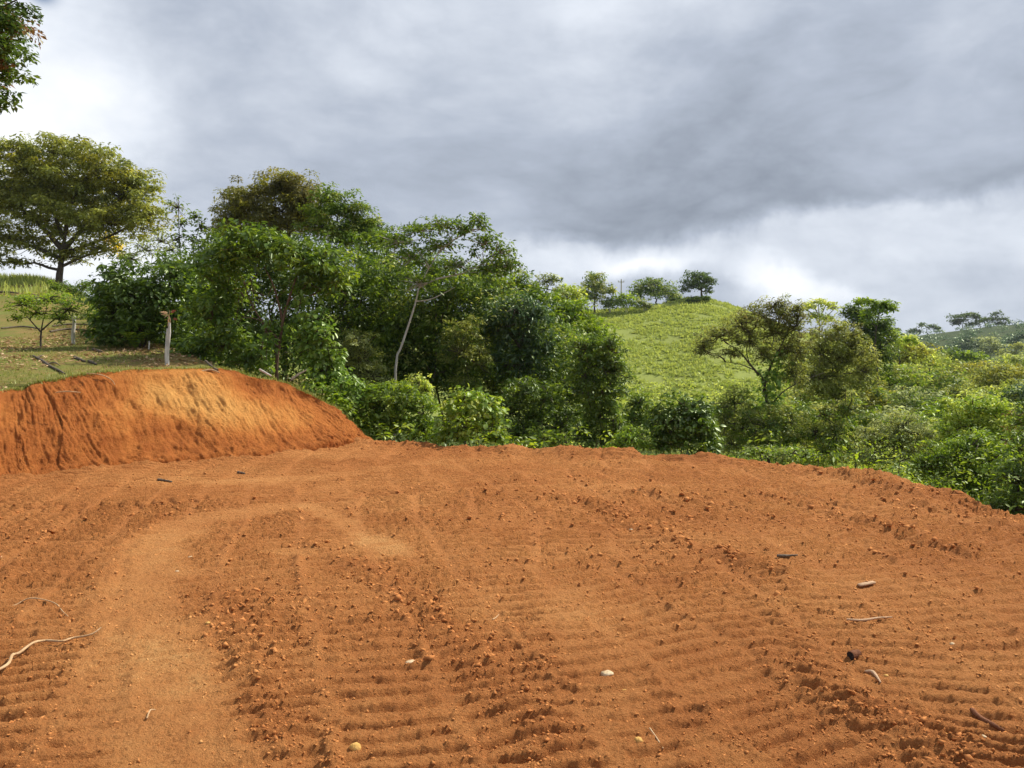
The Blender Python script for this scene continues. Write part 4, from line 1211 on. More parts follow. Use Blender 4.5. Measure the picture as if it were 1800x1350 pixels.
plant('upright_hill_tree', 'upright brownish-green tree at the left end of the hill ridge', 'tree', 122.0,
      [(1045, 490, 20, 11), (1040, 507, 24, 14), (1062, 508, 16, 12), (1025, 515, 12, 12), (1045, 525, 20, 12), (1075, 512, 8, 6)], 'olive', 0.40, 0.5, 4.0, base=1045, r=0.28, path=[(1045, 545), (1045, 520), (1046, 495)], second=('mid', 0.35))
for k, (lab, bl, m1) in enumerate([
        ('bushy small tree right of the upright ridge tree', [(1075, 530, 14, 11), (1068, 538, 12, 8)], 'mid'),
        ('yellow-green bush at the middle of the hill ridge', [(1100, 525, 18, 10), (1092, 535, 16, 9), (1112, 534, 12, 9)], 'bright'),
        ('olive bush below the wide domed ridge tree', [(1128, 533, 12, 8), (1138, 538, 10, 6)], 'olive'),
        ('small dark shrub under the wide domed ridge tree', [(1178, 533, 9, 5), (1190, 528, 10, 5)], 'dark'),
        ('pale bush at the left end of the hill ridge', [(1010, 530, 14, 12), (1000, 540, 14, 12)], 'lime'),
        ('low dark scrub round the lone hilltop tree', [(1240, 524, 8, 3), (1222, 525, 9, 3), (1213, 527, 6, 2)], 'dark')]):
    plant('ridge_bush', lab, 'bush', 121.5 if k != 3 else 126, bl, m1, 0.42, 0.5, 3.6, r=0.10, stems=4, bark=PALE if k in (0, 1, 2) else BARK, group=HT, second=('mid', 0.3))

# ---- far hill
FT = 'trees on the far hill'
for lab, Y, bl, base, fl in [
        ('flat wind-shaped tree, widest on the far hill ridge', 350, [(1690, 556, 20, 3.5), (1705, 553, 14, 4), (1684, 563, 14, 3), (1716, 557, 8, 3), (1680, 568, 9, 3)], 1690, .45),
        ('round-headed tree at the right end of the far ridge trees', 350, [(1752, 552, 9, 5), (1747, 562, 11, 5), (1765, 562, 10, 5), (1758, 569, 12, 4)], 1754, .7),
        ('dense dark tree between flat and round-headed far trees', 350, [(1722, 565, 15, 6), (1735, 562, 10, 5), (1708, 570, 12, 4)], 1722, .7),
        ('small twin-crowned tree left on the far ridge', 352, [(1620, 571, 6, 4), (1638, 574, 9, 4), (1648, 577, 5, 3)], 1630, .7),
        ('low dark tree near the left end of the far ridge', 352, [(1604, 581, 8, 4), (1614, 583, 8, 4)], 1606, .7),
        ('tiny flat tree at the left end of the far ridge', 352, [(1576, 579, 7, 2.2)], 1576, .5)]:
    plant('far_ridge_tree', lab, 'tree', Y, bl, 'dark', 1.0, 0.5, 2.6, base=base, r=0.35, flat=fl, group=FT, twig=False, clump=0.45)
for lab, Y, bl, m1 in [('large dark tree on the face of the far hill', 240, [(1702, 598, 16, 14), (1692, 610, 16, 8), (1716, 610, 16, 10)], 'blue'),
                       ('paler tree right of the large dark far-hill tree', 235, [(1738, 602, 18, 12), (1750, 614, 18, 10), (1735, 618, 18, 8)], 'grey'),
                       ('dark bush at the right picture edge on the far hill', 240, [(1782, 600, 12, 8), (1795, 592, 12, 8)], 'blue'),
                       ('olive bush low on the far hill near the right edge', 225, [(1790, 610, 14, 8), (1772, 622, 16, 6)], 'olive')]:
    plant('far_hill_tree', lab, 'tree', Y, bl, m1, 0.85, 0.5, 2.6, r=0.4, group=FT, twig=False)
# ------------------------------------------------------------------ undergrowth, grass, litter
def hit_slope(px, py):
    d = ray(px, py)
    h = SLOPE.ray_cast(Vector((0, 0, CAM_H)), Vector(d).normalized())
    return np.array(h[0]) if h[0] is not None else None


def under(name, label, mat, zones, L, seed, asp=0.45, six=False):
    g = rng(seed)
    a = Acc()
    for px0, px1, y0, y1, n, hmax, rad, nper in zones:
        px = g.uniform(px0, px1, n); Y = np.sqrt(g.uniform(y0 ** 2, y1 ** 2, n))
        X = (px - CX) / FPX * Y
        e = pad_edge(X, Y)
        C = []
        for x, y, ee in zip(X, Y, e):
            z = gz(x, y)
            if ee < 0.35 - 0.45 * (hmax < 0.6) * g.random() ** 3 and z < 0.35:
                continue
            C.append((x, y, z + hmax * g.random() ** 1.4))
        C = np.array(C)
        if len(C):
            clump_leaves(a, g, C, rad * (0.6 + 0.8 * g.random(len(C))), int(nper * 0.76), L * 1.08, asp, 0.75, 0.3, six=six)
    a.obj(name, L_[mat], smooth=False, kind='stuff', label=label, category='undergrowth')


under('undergrowth', 'mixed green undergrowth along the pad rim and under the trees', 'mid',
      [(620, 1560, 15.2, 20, 900, 0.9, 0.30, 30), (640, 1300, 19, 34, 600, 2.2, 0.5, 26), (1300, 1600, 14, 24, 500, 1.6, 0.4, 34), (300, 660, 17.5, 27, 500, 2.0, 0.45, 34), (170, 300, 19.5, 26, 160, 1.0, 0.4, 30)], 0.12, 501)
under('undergrowth', 'bright weeds at the pad rim', 'bright',
      [(640, 1600, 14.2, 18, 620, 0.55, 0.22, 26), (540, 660, 15.9, 17.5, 160, 0.5, 0.22, 26), (1500, 1560, 12, 15, 40, 0.6, 0.25, 26)], 0.10, 502)
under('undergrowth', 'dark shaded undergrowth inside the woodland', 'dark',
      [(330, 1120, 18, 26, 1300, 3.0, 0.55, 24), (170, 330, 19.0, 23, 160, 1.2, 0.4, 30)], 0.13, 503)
under('undergrowth', 'fine-leaved tangle below the right rim of the pad', 'mid',
      [(1560, 1900, 8.2, 17, 800, 1.1, 0.28, 32)], 0.065, 506)
under('undergrowth', 'pale fine-leaved weeds below the right rim of the pad', 'bright',
      [(1480, 1880, 8.2, 16, 330, 1.0, 0.22, 34)], 0.055, 507)
under('undergrowth', 'olive scrub on the valley slope', 'olive', [(640, 1400, 30, 62, 700, 1.8, 0.9, 34), (1300, 1900, 24, 60, 700, 2.0, 0.9, 30)], 0.22, 504)
under('undergrowth', 'light scrub at the foot of the pasture hill', 'lime', [(900, 1480, 55, 80, 420, 1.0, 0.9, 26)], 0.30, 505)


def tangle():
    """creepers and shaded foliage knitting the woodland together"""
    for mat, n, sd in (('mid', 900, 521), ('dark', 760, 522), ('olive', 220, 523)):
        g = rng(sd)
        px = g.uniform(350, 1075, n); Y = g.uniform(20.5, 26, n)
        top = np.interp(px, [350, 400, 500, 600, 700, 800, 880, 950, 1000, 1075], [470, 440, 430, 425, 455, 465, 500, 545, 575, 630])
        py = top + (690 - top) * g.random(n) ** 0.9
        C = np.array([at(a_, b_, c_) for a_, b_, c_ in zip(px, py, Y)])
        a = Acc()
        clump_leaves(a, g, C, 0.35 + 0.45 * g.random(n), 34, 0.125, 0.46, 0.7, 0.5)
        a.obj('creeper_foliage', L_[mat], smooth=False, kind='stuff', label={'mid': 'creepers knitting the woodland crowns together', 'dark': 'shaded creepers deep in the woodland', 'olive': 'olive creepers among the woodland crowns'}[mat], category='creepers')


tangle()


def blades(name, label, mat, P, h, w, lean, seed, cat='grass', far=False):
    """one-triangle-pair grass blades rooted at P"""
    g = rng(seed)
    n = len(P)
    a = Acc()
    az = g.uniform(0, 2 * math.pi, n)
    D = np.stack([np.cos(az), np.sin(az), np.zeros(n)], 1)
    S = np.stack([-np.sin(az), np.cos(az), np.zeros(n)], 1)
    h = h * (0.5 + g.random(n)); ln = lean * g.random(n)
    b0 = P - S * (w / 2)[:, None] if np.ndim(w) else P - S * w / 2
    b1 = P + S * w / 2
    mid = P + D * (h * ln * 0.4)[:, None] + np.array([0, 0, 1]) * (h * 0.62)[:, None]
    tip = P + D * (h * ln)[:, None] + np.array([0, 0, 1]) * (h * (1 - 0.35 * ln))[:, None]
    V = np.stack([b0, b1, mid + S * w * 0.3, tip, mid - S * w * 0.3], 1).reshape(-1, 3)
    b = np.arange(n)[:, None] * 5
    tn = np.repeat(g.random(n) * 0.8 + 0.1, 5)
    if far:
        b3 = np.arange(n)[:, None] * 3
        a.add(np.stack([b0, b1, tip], 1).reshape(-1, 3), b3 + np.array([[0, 1, 2]]), tn.reshape(-1, 5)[:, :3].ravel())
    else:
        a.add(V, b + np.array([[0, 1, 2, 4]]), tn)
        a.F.append(b + np.array([[4, 2, 3]]) + 0)
    return a.obj(name, L_[mat], smooth=False, kind='stuff', label=label, category=cat)


def build_grass():
    g = rng(610)
    P = []
    for _ in range(16000):
        x = g.uniform(-13.5, -5.5); y = g.uniform(12, 24)
        z = slope_z(x, y)
        if z is None or vnoise(np.array([x * 0.9]), np.array([y * 0.9]), 77)[0] < -0.18 + 0.2 * g.random():
            continue
        P.append((x, y, z - 0.01))
    blades('grass', 'short turf on the slope above the bank', 'turf', np.array(P), 0.055, 0.016, 1.2, 611)
    # turf fringe along the bank lip
    P = []
    for _ in range(3000):
        k = int(g.integers(60, len(BANK_LIP) - 12))
        c = BANK_LIP[k] + np.array([g.normal() * 0.04, abs(g.normal()) * 0.12 - 0.03, 0.0])
        P.append((c[0], c[1], c[2] - 0.015))
    blades('grass', 'ragged turf fringe on the lip of the cut bank', 'turf', np.array(P), 0.06, 0.012, 1.6, 612)
    P = []
    for _ in range(9000):
        y = g.uniform(36, 54); x = (g.uniform(-140, 260) - CX) / FPX * y
        z = slope_z(x, y)
        if z is None or (y < 42 and g.random() < 0.7):
            continue
        P.append((x, y, z - 0.03))
    blades('grass', 'tall pale grass on the slope crest', 'grass', np.array(P), 0.42, 0.05, 0.8, 613)
    # pasture tussocks: mounds of blades
    n = 15000
    y = np.sqrt(g.uniform(72 ** 2, 131 ** 2, n)); px = g.uniform(930, 1620, n)
    x = (px - CX) / FPX * y
    k = vnoise(x * 0.25, y * 0.25, 71) + 0.6 * vnoise(x * 0.9, y * 0.9, 72) > -0.22
    x, y = x[k], y[k]
    z = terr(x, y)
    C = np.stack([x, y, z], 1)
    m = 10
    rad = 0.20 + 0.30 * g.random(len(C)) ** 2
    CC = np.repeat(C, m, 0); rr = np.repeat(rad, m)
    off = g.normal(size=(len(CC), 3)) * rr[:, None] * np.array([0.55, 0.55, 0])
    blades('grass', 'yellow-green grass tussocks over the pasture hill', 'grass', CC + off, rr * 0.95, 0.20, 1.5, 614, far=True)
    # fallen leaves
    a = Acc()
    Q = []
    for _ in range(8000):
        x = g.uniform(-14, -6); y = g.uniform(12.2, 24)
        if vnoise(np.array([x * 0.6 + 9]), np.array([y * 0.6]), 75)[0] < -0.06:
            continue
        z = slope_z(x, y)
        if z is not None:
            Q.append((x, y, z + 0.015))
    Q = np.array(Q)
    N = norm(np.array([0, 0, 1.0]) + g.normal(size=(len(Q), 3)) * 0.35)
    D = rand_dir(g, len(Q)); D[:, 2] *= 0.1; D = norm(D - N * np.sum(D * N, 1)[:, None])
    add_leaves(a, Q, N, D, 0.06 + 0.07 * g.random(len(Q)), 0.045, g.random(len(Q)))
    a.obj('leaf_litter', L_['litter'], smooth=False, kind='stuff', label='tan fallen leaves scattered over the slope', category='litter')


build_grass()


def build_clods():
    g = rng(700)
    n = 60000
    ypx = g.uniform(784, 1400, n)
    Y = np.array([gnd(900, p)[1] for p in np.linspace(784, 1400, 1000)])
    Y = np.interp(ypx, np.linspace(784, 1400, 1000), Y)
    X = g.uniform(-1.0, 1.0, n) * (0.70 * Y + 0.4)
    bx = np.interp(Y, BASE_XY[:, 1], BASE_XY[:, 0])
    z, dust, rough, e = pad_height(X, Y)
    k = (e < -0.05) & (X > bx) & (g.random(n) < np.clip(rough, 0.12, 1.2) * 0.75)
    X, Y, z, rough, dust = X[k], Y[k], z[k], rough[k], dust[k]
    m = len(X)
    size = (0.004 + 0.010 * g.random(m) ** 4.0 + 0.020 * np.clip(rough - 0.4, 0, 1) * g.random(m) ** 6) * np.clip(Y / 5.5, 0.75, 1.6)
    o = np.array([[1, 0, 0], [-1, 0, 0], [0, 1, 0], [0, -1, 0], [0, 0, 1], [0, 0, -1], ], float)
    F0 = np.array([[0, 2, 4], [2, 1, 4], [1, 3, 4], [3, 0, 4], [2, 0, 5], [1, 2, 5], [3, 1, 5], [0, 3, 5]])
    az = g.uniform(0, 6.28, m)
    c, s = np.cos(az), np.sin(az)
    V = o[None] * (0.6 + 0.8 * g.random((m, 6, 1))) * np.array([1.3, 0.9, 0.7])
    V = V + g.normal(size=(m, 6, 3)) * 0.30
    V = np.stack([V[..., 0] * c[:, None] - V[..., 1] * s[:, None], V[..., 0] * s[:, None] + V[..., 1] * c[:, None], V[..., 2]], -1)
    V = V * size[:, None, None] + np.stack([X, Y, z + size * 0.02], 1)[:, None]
    a = Acc()
    F = (np.arange(m)[:, None, None] * 6 + F0[None]).reshape(-1, 3)
    a.add(V.reshape(-1, 3), F, np.repeat(np.clip(dust + 0.12 + g.normal(size=m) * 0.14, 0, 1.1), 6))
    a.obj('soil_crumbs', CRUMB, smooth=False, kind='stuff', label='loose orange soil crumbs over the pad', category='soil')


build_clods()

# ------------------------------------------------------------------ things on the slope
def post(label, px, ytop, ybot, wpx, base_pt, lean=0.0, split=False):
    b = base_pt
    s = b[1] / FPX
    h = (ybot - ytop) * s
    g = rng()
    root = thing('fence_post', label, 'post', tuple(b), 'weathered fence posts on the slope')
    r = wpx * s / 2
    def shaft(x0, rr, hh, name):
        a = Acc()
        k = 12
        f = np.linspace(0, 1, k)
        P = np.stack([x0 + lean * f * hh + 0.006 * np.sin(f * 9 + x0 * 50), 0.006 * np.cos(f * 7), -0.25 + f * (hh + 0.25)], 1)
        tube(a, P, rr * (1.05 - 0.2 * f) * (1 + 0.05 * np.sin(f * 17)), 9, rough=0.22, g=g)
        a.V[-1][:, 2] += g.normal(size=len(a.V[-1])) * rr * 0.35     # broken top
        a.obj(name, POSTWOOD, root)
    if split:
        shaft(-r * 0.45, r * 0.62, h * 0.86, 'post_half')
        shaft(r * 0.40, r * 0.70, h, 'post_half')
        a = Acc()
        tube(a, [(-r, -0.02, h * 0.30), (-r - 0.10, -0.03, h * 0.31), (-r - 0.17, -0.03, h * 0.36)], [0.012, 0.010, 0.005], 5)
        a.obj('peg', DEADWOOD, root)
    else:
        shaft(0, r, h, 'shaft')
    return root, h


pb = hit_slope(292, 641)
if pb is None:
    pb = at(292, 641, 15.2)
post('tall split white fence post at the bank lip holding a dead plant', 292, 566, 640, 7.5, pb, 0.075, True)
qb = hit_slope(128, 606)
post('short white fence post beside the thin-trunked shrub', 128, 556, 606, 6.5, qb, 0.06)
rb = hit_slope(262, 614)
if rb is not None:
    post('thin grey stake in front of the glossy bush', 262, 600, 614, 3.0, rb, 0.0)

DPS = 0.62
dp = thing('dead_plant', 'dead broad-leaved plant perched on the tall split fence post', 'plant', tuple(pb + np.array([0.055, 0, 0.80])))
a = Acc()
g = rng(811)
tube(a, [(0, 0, -0.06), (0.01, 0, 0.05), (0.0, 0.01, 0.13), (0.03, 0, 0.20), (0.02, 0, 0.28)], [0.030, 0.022, 0.026, 0.018, 0.012], 7, rough=0.3, g=g)
tube(a, [(0.02, 0, 0.24), (0.05, -0.01, 0.36), (0.06, -0.01, 0.45)], [0.012, 0.008, 0.004], 5)
tube(a, [(0.03, 0, 0.27), (-0.06, -0.02, 0.30), (-0.14, -0.03, 0.28)], [0.012, 0.008, 0.003], 5)
tube(a, [(0.05, 0, 0.20), (0.075, -0.01, 0.12), (0.07, -0.01, 0.02)], [0.012, 0.008, 0.004], 5)
a.obj('stem', ROOTWOOD, dp)
dp.scale = (DPS,) * 3
m1 = leaf_mesh(L_['deadleaf'], 0.24, 0.30); m2 = leaf_mesh(L_['redleaf'], 0.19, 0.55)
for p, d, s in [((0.01, -0.02, 0.36), (-1, -0.2, 0.25), 1.1), ((0.0, -0.02, 0.33), (-1, -0.3, 0.0), 0.9), ((-0.05, -0.02, 0.40), (-1, -0.1, -0.1), 0.8), ((0.02, -0.02, 0.3), (-0.6, -0.5, -0.5), 0.7)]:
    put_leaf(m1, p, d, (0.2, -0.6, 0.8), dp, s)
for p, d, s in [((0.10, -0.02, 0.36), (1, -0.2, 0.55), 1.0), ((0.16, 0.0, 0.18), (0.8, -0.2, -0.2), 0.8), ]:
    put_leaf(m2, p, d, (0.1, -0.9, 0.4), dp, s)


def fern(label, base, n, Lf, seed):
    g = rng(seed)
    root = thing('fern', label, 'fern', tuple(base))
    for k in range(n):
        az = k / n * 6.28 + g.uniform(-0.3, 0.3)
        d = np.array([math.cos(az), math.sin(az), 0])
        f = np.linspace(0, 1, 12)[:, None]
        P = d * f * Lf * 0.75 + np.array([0, 0, 1]) * (np.sin(f * 2.1) * Lf * 0.62)
        a = Acc()
        tube(a, P, np.linspace(0.008, 0.002, 12), 4, 0.3, cap=False)
        T = norm(np.gradient(P, axis=0))
        S = norm(np.cross(T, np.array([0, 0, 1.0])))[1:]; T = T[1:]
        for sg in (-1, 1):
            m = 11
            ll = Lf * 0.17 * np.sin(np.linspace(0.5, 3.0, m)) + 0.01
            add_leaves(a, P[1:], norm(np.cross(S * sg, T)) * sg + np.array([0, 0, 0.4]), norm(S * sg + T * 0.5), ll, ll * 0.34, g.random(m))
        a.obj('frond', L_['bright'], root, smooth=False)


fb_ = hit_slope(238, 614)
if fb_ is not None:
    fern('green fern under the glossy bush', fb_, 11, 0.62, 821)


def stick(name, label, cat, P, rad, mat, sides=6, group=None, twigs=(), rough=0.2):
    P = np.array(P, float)
    o = P[0].copy()
    root_needed = bool(twigs)
    g = rng()
    a = Acc()
    Q = smooth_path(P, max(8, len(P) * 4))
    rr = np.interp(np.linspace(0, 1, len(Q)), np.linspace(0, 1, len(rad)), rad)
    tube(a, Q, rr, sides, rough=rough, g=g)
    if not root_needed:
        ob = a.obj(name, mat, origin=o)
        ob['label'] = label; ob['category'] = cat
        if group:
            ob['group'] = group
        return ob
    root = thing(name, label, cat, tuple(o), group)
    a.obj('stem', mat, root, origin=o)
    for tp, tr in twigs:
        b = Acc()
        tube(b, smooth_path(np.array(tp, float), 8), np.linspace(tr, tr * 0.4, 8), 5, rough=0.2, g=g)
        b.obj('twig', mat, root, origin=o)
    return root


def sp(px, py, up=0.02):
    h = hit_slope(px, py)
    if h is None:
        h = at(px, py, 15.5)
    return h + np.array([0, 0, up])


stick('fallen_branch', 'dark fallen branch pointing down to the bank lip', 'branch', [sp(58, 627), sp(72, 634), (sp(88, 645)), sp(104, 653), sp(114, 659)], [0.020, 0.026, 0.022, 0.014], DEADWOOD,
      twigs=[([sp(66, 630), sp(76, 627, 0.04)], 0.022), ([sp(84, 641), sp(97, 641, 0.04), sp(106, 645)], 0.018)])
stick('fallen_branch', 'short dark branch right of the longer fallen branch', 'branch', [sp(131, 629), sp(140, 633), sp(150, 637)], [0.03, 0.03, 0.015], DEADWOOD)
stick('fallen_branch', 'stubby branch piece below the short white post', 'branch', [sp(156, 636), sp(163, 639), sp(170, 642)], [0.025, 0.028, 0.015], DEADWOOD)
stick('fallen_branch', 'dark branch in the shade right of the short post', 'branch', [sp(164, 615), sp(172, 618), sp(180, 620)], [0.03, 0.035, 0.02], DEADWOOD)
stick('felled_log', 'long thin log lying behind the thin-trunked shrub', 'log', [sp(2, 580, .05), sp(40, 577, .05), sp(70, 581, .05)], [0.026, 0.03, 0.018], DEADWOOD)
stick('felled_log', 'upper of two logs lying behind the short post', 'log', [sp(92, 576, .05), sp(125, 573, .06), sp(165, 574, .05)], [0.026, 0.028, 0.018], DEADWOOD)
stick('felled_log', 'lower of two logs lying behind the short post', 'log', [sp(88, 586, .05), sp(120, 582, .06), sp(160, 584, .05)], [0.03, 0.032, 0.02], DEADWOOD)
stick('fallen_branch', 'curved log high on the left slope below the crest', 'branch', [sp(-10, 518, .1), sp(12, 517, .1), sp(32, 519, .1)], [0.06, 0.06, 0.03], DEADWOOD)
stick('broken_branch', 'pale branch leaning out over the bank lip by the woodland', 'branch', [at(361, 634, 14.9), at(372, 644, 14.6), at(382, 651, 14.5)], [0.02, 0.025, 0.03], DEADWOOD)
stick('bank_root', 'pale roots lying along the bank lip', 'root', [at(330, 651, 14.25), at(352, 653, 14.3), at(370, 650, 14.4), at(386, 655, 14.4)], [0.012, 0.02, 0.022, 0.012], ROOTWOOD)
stick('broken_branch', 'grey stick on the bank lip below the vine-laden tree', 'branch', [at(456, 649, 15.0), at(466, 655, 15.0), at(477, 661, 15.0)], [0.022, 0.024, 0.016], PALE)
stick('broken_branch', 'stick slanting up to the right beside the creeper curtain', 'branch', [at(511, 668, 15.5), at(525, 658, 15.7), at(540, 650, 15.9)], [0.03, 0.026, 0.014], DEADWOOD)
stick('bank_root', 'thin pale root across the upper bank face', 'root', [at(152, 656, 13.0), at(178, 659, 13.05), at(195, 667, 13.1), at(202, 676, 13.1)], [0.008, 0.010, 0.006], ROOTWOOD)
stick('bank_root', 'pale horizontal root on the left bank face', 'root', [at(98, 690, 12.05), at(118, 688, 12.1), at(142, 690, 12.2)], [0.008, 0.012, 0.006], ROOTWOOD)

# ------------------------------------------------------------------ things on the pad
def pz_(x, y):
    return float(pad_height(np.array([[x]]), np.array([[y]]))[0][0, 0])


def pp(px, py, up=0.0):
    p = gnd(px, py, 0.0)
    p = gnd(px, py, pz_(p[0], p[1]))
    return np.array([p[0], p[1], pz_(p[0], p[1]) + up])


def pstick(name, label, cat, pts, rad, mat, up=None, **kw):
    r0 = rad[0] if up is None else up
    return stick(name, label, cat, [pp(x, y, r0 * 0.8) for x, y in pts], rad, mat, **kw)


pstick('pale_root', 'long pale crooked root lying at the left foreground of the pad', 'root',
       [(-12, 1190), (14, 1180), (22, 1162), (34, 1150), (58, 1142), (80, 1135), (108, 1135), (125, 1129), (152, 1126), (166, 1117), (178, 1108)], [0.008, 0.009, 0.008, 0.007, 0.006, 0.004], ROOTWOOD, up=0.034)
pstick('thin_root', 'thin arched tan root above the long pale root', 'root', [(-5, 1068), (25, 1061), (55, 1057), (95, 1062), (110, 1074), (120, 1091)], [0.004, 0.0045, 0.004, 0.0025], ROOTWOOD, up=0.030)
pstick('dry_twig', 'dry twig lying left of the ochre stone near the bottom edge', 'twig', [(1142, 1288), (1153, 1297), (1166, 1309)], [0.004, 0.004, 0.003], ROOTWOOD, up=0.01)
pstick('dry_twig', 'straight pale twig in the right half of the pad', 'twig', [(1488, 1094), (1515, 1094), (1545, 1092), (1568, 1090)], [0.006, 0.008, 0.007, 0.004], CHIPWOOD, up=0.014)
pstick('dark_stick', 'short dark stick half buried right of the berm', 'stick', [(1366, 979), (1380, 979), (1402, 981)], [0.014, 0.012, 0.006], DEADWOOD, up=0.012)
pstick('dark_stick', 'dark bit of wood near the far bank foot', 'stick', [(418, 831), (430, 831)], [0.02, 0.014], DEADWOOD, up=0.02)
pstick('dark_stick', 'dark sliver of wood below the bank, lower of two', 'stick', [(278, 843), (302, 843)], [0.018, 0.012], DEADWOOD, up=0.02)
pstick('dry_twig', 'short curved twig left of the mid pad ridges', 'twig', [(866, 1093), (872, 1087), (877, 1083)], [0.005, 0.004, 0.003], ROOTWOOD, up=0.01)
pstick('dry_twig', 'pale twig in the sandy strip at lower left', 'twig', [(258, 1262), (264, 1255), (273, 1251)], [0.005, 0.004, 0.003], ROOTWOOD, up=0.01)
pstick('wood_splinter', 'frayed pale splinter below the cut log stub', 'splinter', [(1521, 1176), (1535, 1188), (1548, 1199)], [0.006, 0.012, 0.004], CHIPWOOD, up=0.010)
pstick('half_buried_root', 'reddish half-buried root near the lower right corner', 'root', [(1708, 1248), (1725, 1262), (1745, 1275), (1765, 1283)], [0.012, 0.014, 0.013, 0.008], REDLOG, up=0.008)
pstick('rim_log', 'small reddish log lying on the far rim below the lime shrub', 'log', [(812, 783), (826, 779), (840, 774)], [0.05, 0.055, 0.05], REDLOG, up=0.10, sides=10, rough=0.1)

# cut log stub with dark end facing the viewer's left
c = pp(1495, 1156)
root = thing('log_stub', 'short cut log stub with dark end, lying in the right pad', 'log', tuple(c))
a = Acc(); gg = rng(901)
ax = norm(np.array([0.85, 0.45, 0.05]))
tube(a, [c + ax * t + np.array([0, 0, 0.014]) for t in (0, 0.02, 0.045, 0.07)], [0.026, 0.027, 0.026, 0.022], 12, rough=0.08, g=gg)
a.obj('bark', REDLOG, root, origin=c)
a = Acc()
tube(a, [c + ax * t + np.array([0, 0, 0.014]) for t in (-0.003, 0.002)], [0.0235, 0.0245], 12)
a.obj('cut_end', plain_mat('shade_dark_wood', (0.012, 0.011, 0.012), (0.04, 0.035, 0.032), 40), root, origin=c)  # shade on the end turned from the sun, painted as near-black colour

# flat wood chip
c = pp(1522, 1036, 0.022)
a = Acc(); gg = rng(903)
ax = norm(np.array([0.93, 0.35, 0.06])); sx = norm(np.cross([0, 0, 1], ax)); up = np.cross(ax, sx)
V = []
for t, w in [(-0.075, 0.4), (-0.06, 0.9), (-0.02, 1.0), (0.03, 1.05), (0.065, 0.95), (0.078, 0.8)]:
    for s_, u_ in [(-1, -1), (1, -1), (1, 1), (-1, 1)]:
        V.append(c + ax * (t + 0.004 * gg.normal()) + sx * s_ * 0.021 * w + up * u_ * 0.006)
F = []
for i in range(5):
    for j in range(4):
        F.append((i * 4 + j, i * 4 + (j + 1) % 4, i * 4 + 4 + (j + 1) % 4, i * 4 + 4 + j))
F += [(3, 2, 1, 0), (20, 21, 22, 23)]
a.add(V, F)
o = a.obj('wood_chip', CHIPWOOD, smooth=False, origin=c)
o['label'] = 'flat pale wood chip lying in the right half of the pad'; o['category'] = 'wood chip'


def stone(label, px, py, wpx, mat, hf=0.6, seed=0, group='loose stones on the pad'):
    c = pp(px, py)
    g = rng(1000 + seed)
    import bmesh
    bm = bmesh.new()
    bmesh.ops.create_icosphere(bm, subdivisions=2, radius=1)
    V = np.array([v.co for v in bm.verts]); F = np.array([[v.index for v in f.verts] for f in bm.faces]); bm.free()
    s = wpx * c[1] / FPX / 2
    dirs = rand_dir(g, 9); cut = 0.62 + 0.3 * g.random(9)
    for d, k in zip(dirs, cut):
        h = V @ d
        V = V - np.maximum(h - k, 0)[:, None] * d[None] * 0.9
    V = V * (1 + 0.05 * g.normal(size=(len(V), 1)))
    V = V * np.array([s, s * g.uniform(0.7, 1.0), s * hf]) * 1.15
    V = V + c + np.array([0, 0, s * hf * 0.12])
    a = Acc(); a.add(V, F)
    o = a.obj('stone', mat, smooth=False, origin=c)
    o['label'] = label; o['category'] = 'stone'; o['group'] = group


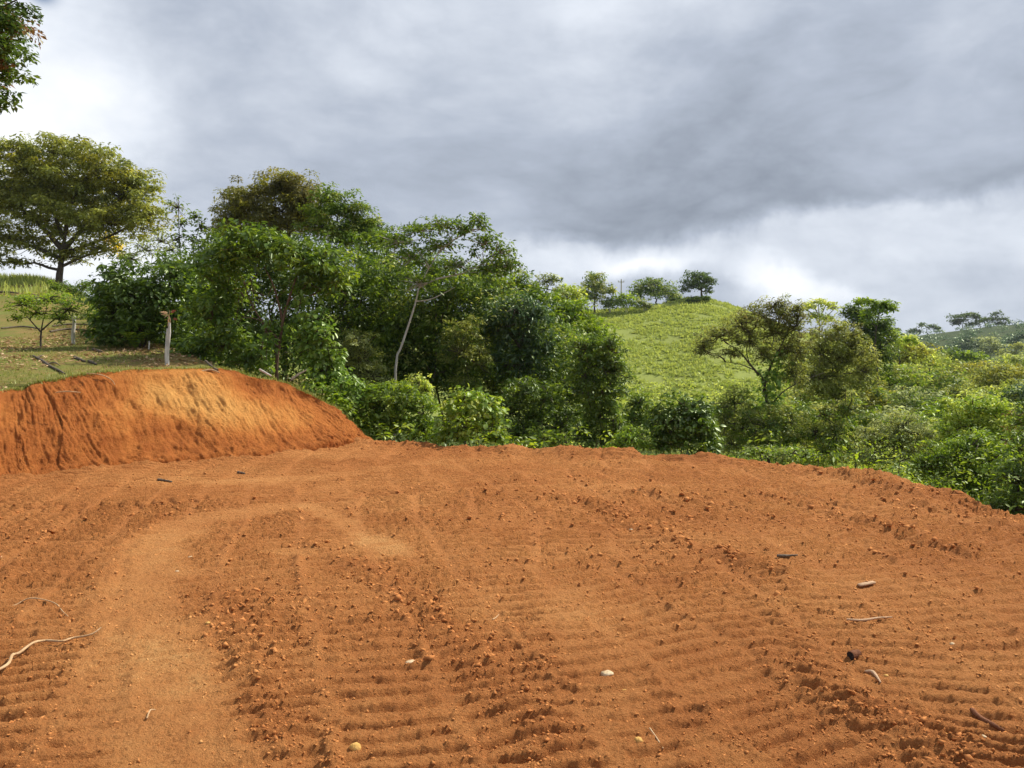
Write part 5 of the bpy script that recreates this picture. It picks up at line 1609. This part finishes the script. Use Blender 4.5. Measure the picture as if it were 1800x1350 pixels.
ST = [('whitest stone, lying in the middle of the lower pad', 1067, 1182, 20, PALESTONE, .5), ('pale yellow stone among the cleat ridges', 722, 1165, 18, PALESTONE, .45),
      ('upright ochre stone near the bottom edge left of centre', 624, 1316, 20, OCHRESTONE, .8), ('ochre stone right of centre near the bottom edge', 1122, 1302, 17, OCHRESTONE, .6),
      ('orange stone below the long pale root', 47, 1180, 13, OCHRESTONE, .6), ('small pale stone on the sandy strip, upper of two', 335, 982, 8, PALESTONE, .6),
      ('small pale stone on the sandy strip, lower of two', 312, 1006, 8, PALESTONE, .5), ('tiny white stone near the right edge of the pad', 1674, 1132, 8, PALESTONE, .7),
      ('small ochre lump above the ochre stone', 1100, 1208, 13, OCHRESTONE, .35), ('tiny pale stone beside the berm', 1109, 924, 7, PALESTONE, .7),
      ('white flake near the lower right corner', 1729, 1308, 10, PALESTONE, .4), ('small stone below the splinter', 1557, 1187, 9, OCHRESTONE, .6),
      ('ochre pebble left of the whitest stone', 365, 1095, 8, OCHRESTONE, .6), ('pale lump in the lower right foreground', 1660, 1298, 22, OCHRESTONE, .3)]
for k, s_ in enumerate(ST):
    stone(*s_, seed=k)

# utility pole on the pasture ridge
pY = 134.0
b = at(1092, 522, pY)
b[2] = tz(b[0], b[1])
topz = at(1092, 491, pY)[2]
root = thing('utility_pole', 'utility pole with crossarm on the pasture hill ridge', 'pole', tuple(b))
a = Acc(); tube(a, [(0, 0, -0.3), (0, 0, topz - b[2])], [0.14, 0.10], 8); a.obj('shaft', PALE, root)
a = Acc(); tube(a, [(-0.55, 0, topz - b[2] - 0.45), (0.5, 0, topz - b[2] - 0.45)], [0.07, 0.07], 6); a.obj('crossarm', PALE, root)
for x in (-0.5, 0.0, 0.45):
    a = Acc(); tube(a, [(x, 0, topz - b[2] - 0.40), (x, 0, topz - b[2] - 0.18 + 0.2 * (x == 0))], [0.07, 0.05], 6); a.obj('insulator', PALE, root)

# scrub on the far hill face
g = rng(1200)
a = Acc()
px = g.uniform(1570, 1900, 130); yy = g.uniform(215, 345, 130)
X = (px - CX) / FPX * yy
C = np.stack([X, yy, terr(X, yy) + 0.8], 1)
clump_leaves(a, g, C, 1.2 + 2.2 * g.random(130) ** 2, 60, 0.85, 0.5, 0.7, 0.3)
a.obj('hill_scrub', L_['blue'], smooth=False, kind='stuff', label='dark scrub scattered over the far hill', category='scrub')

# the air: slight haze that softens the far hill
import bmesh
bm = bmesh.new()
bmesh.ops.create_cube(bm, size=1)
me = bpy.data.meshes.new('haze')
for v in bm.verts:
    v.co = ((v.co.x) * 10400, v.co.y * 11600 + 1500, 40 if v.co.z > 0 else -14)
bm.to_mesh(me); bm.free()
hz_ = bpy.data.objects.new('haze', me)
hz_['kind'] = 'stuff'
COL.objects.link(hz_)
m, nt, out = new_mat('thin_air_haze')
vp = nt.n('ShaderNodeVolumePrincipled', {'Color': (0.80, 0.88, 1.0, 1), 'Density': 0.00014, 'Anisotropy': 0.2})
nt.t.links.new(vp.outputs[0], out.inputs['Volume'])
me.materials.append(m)
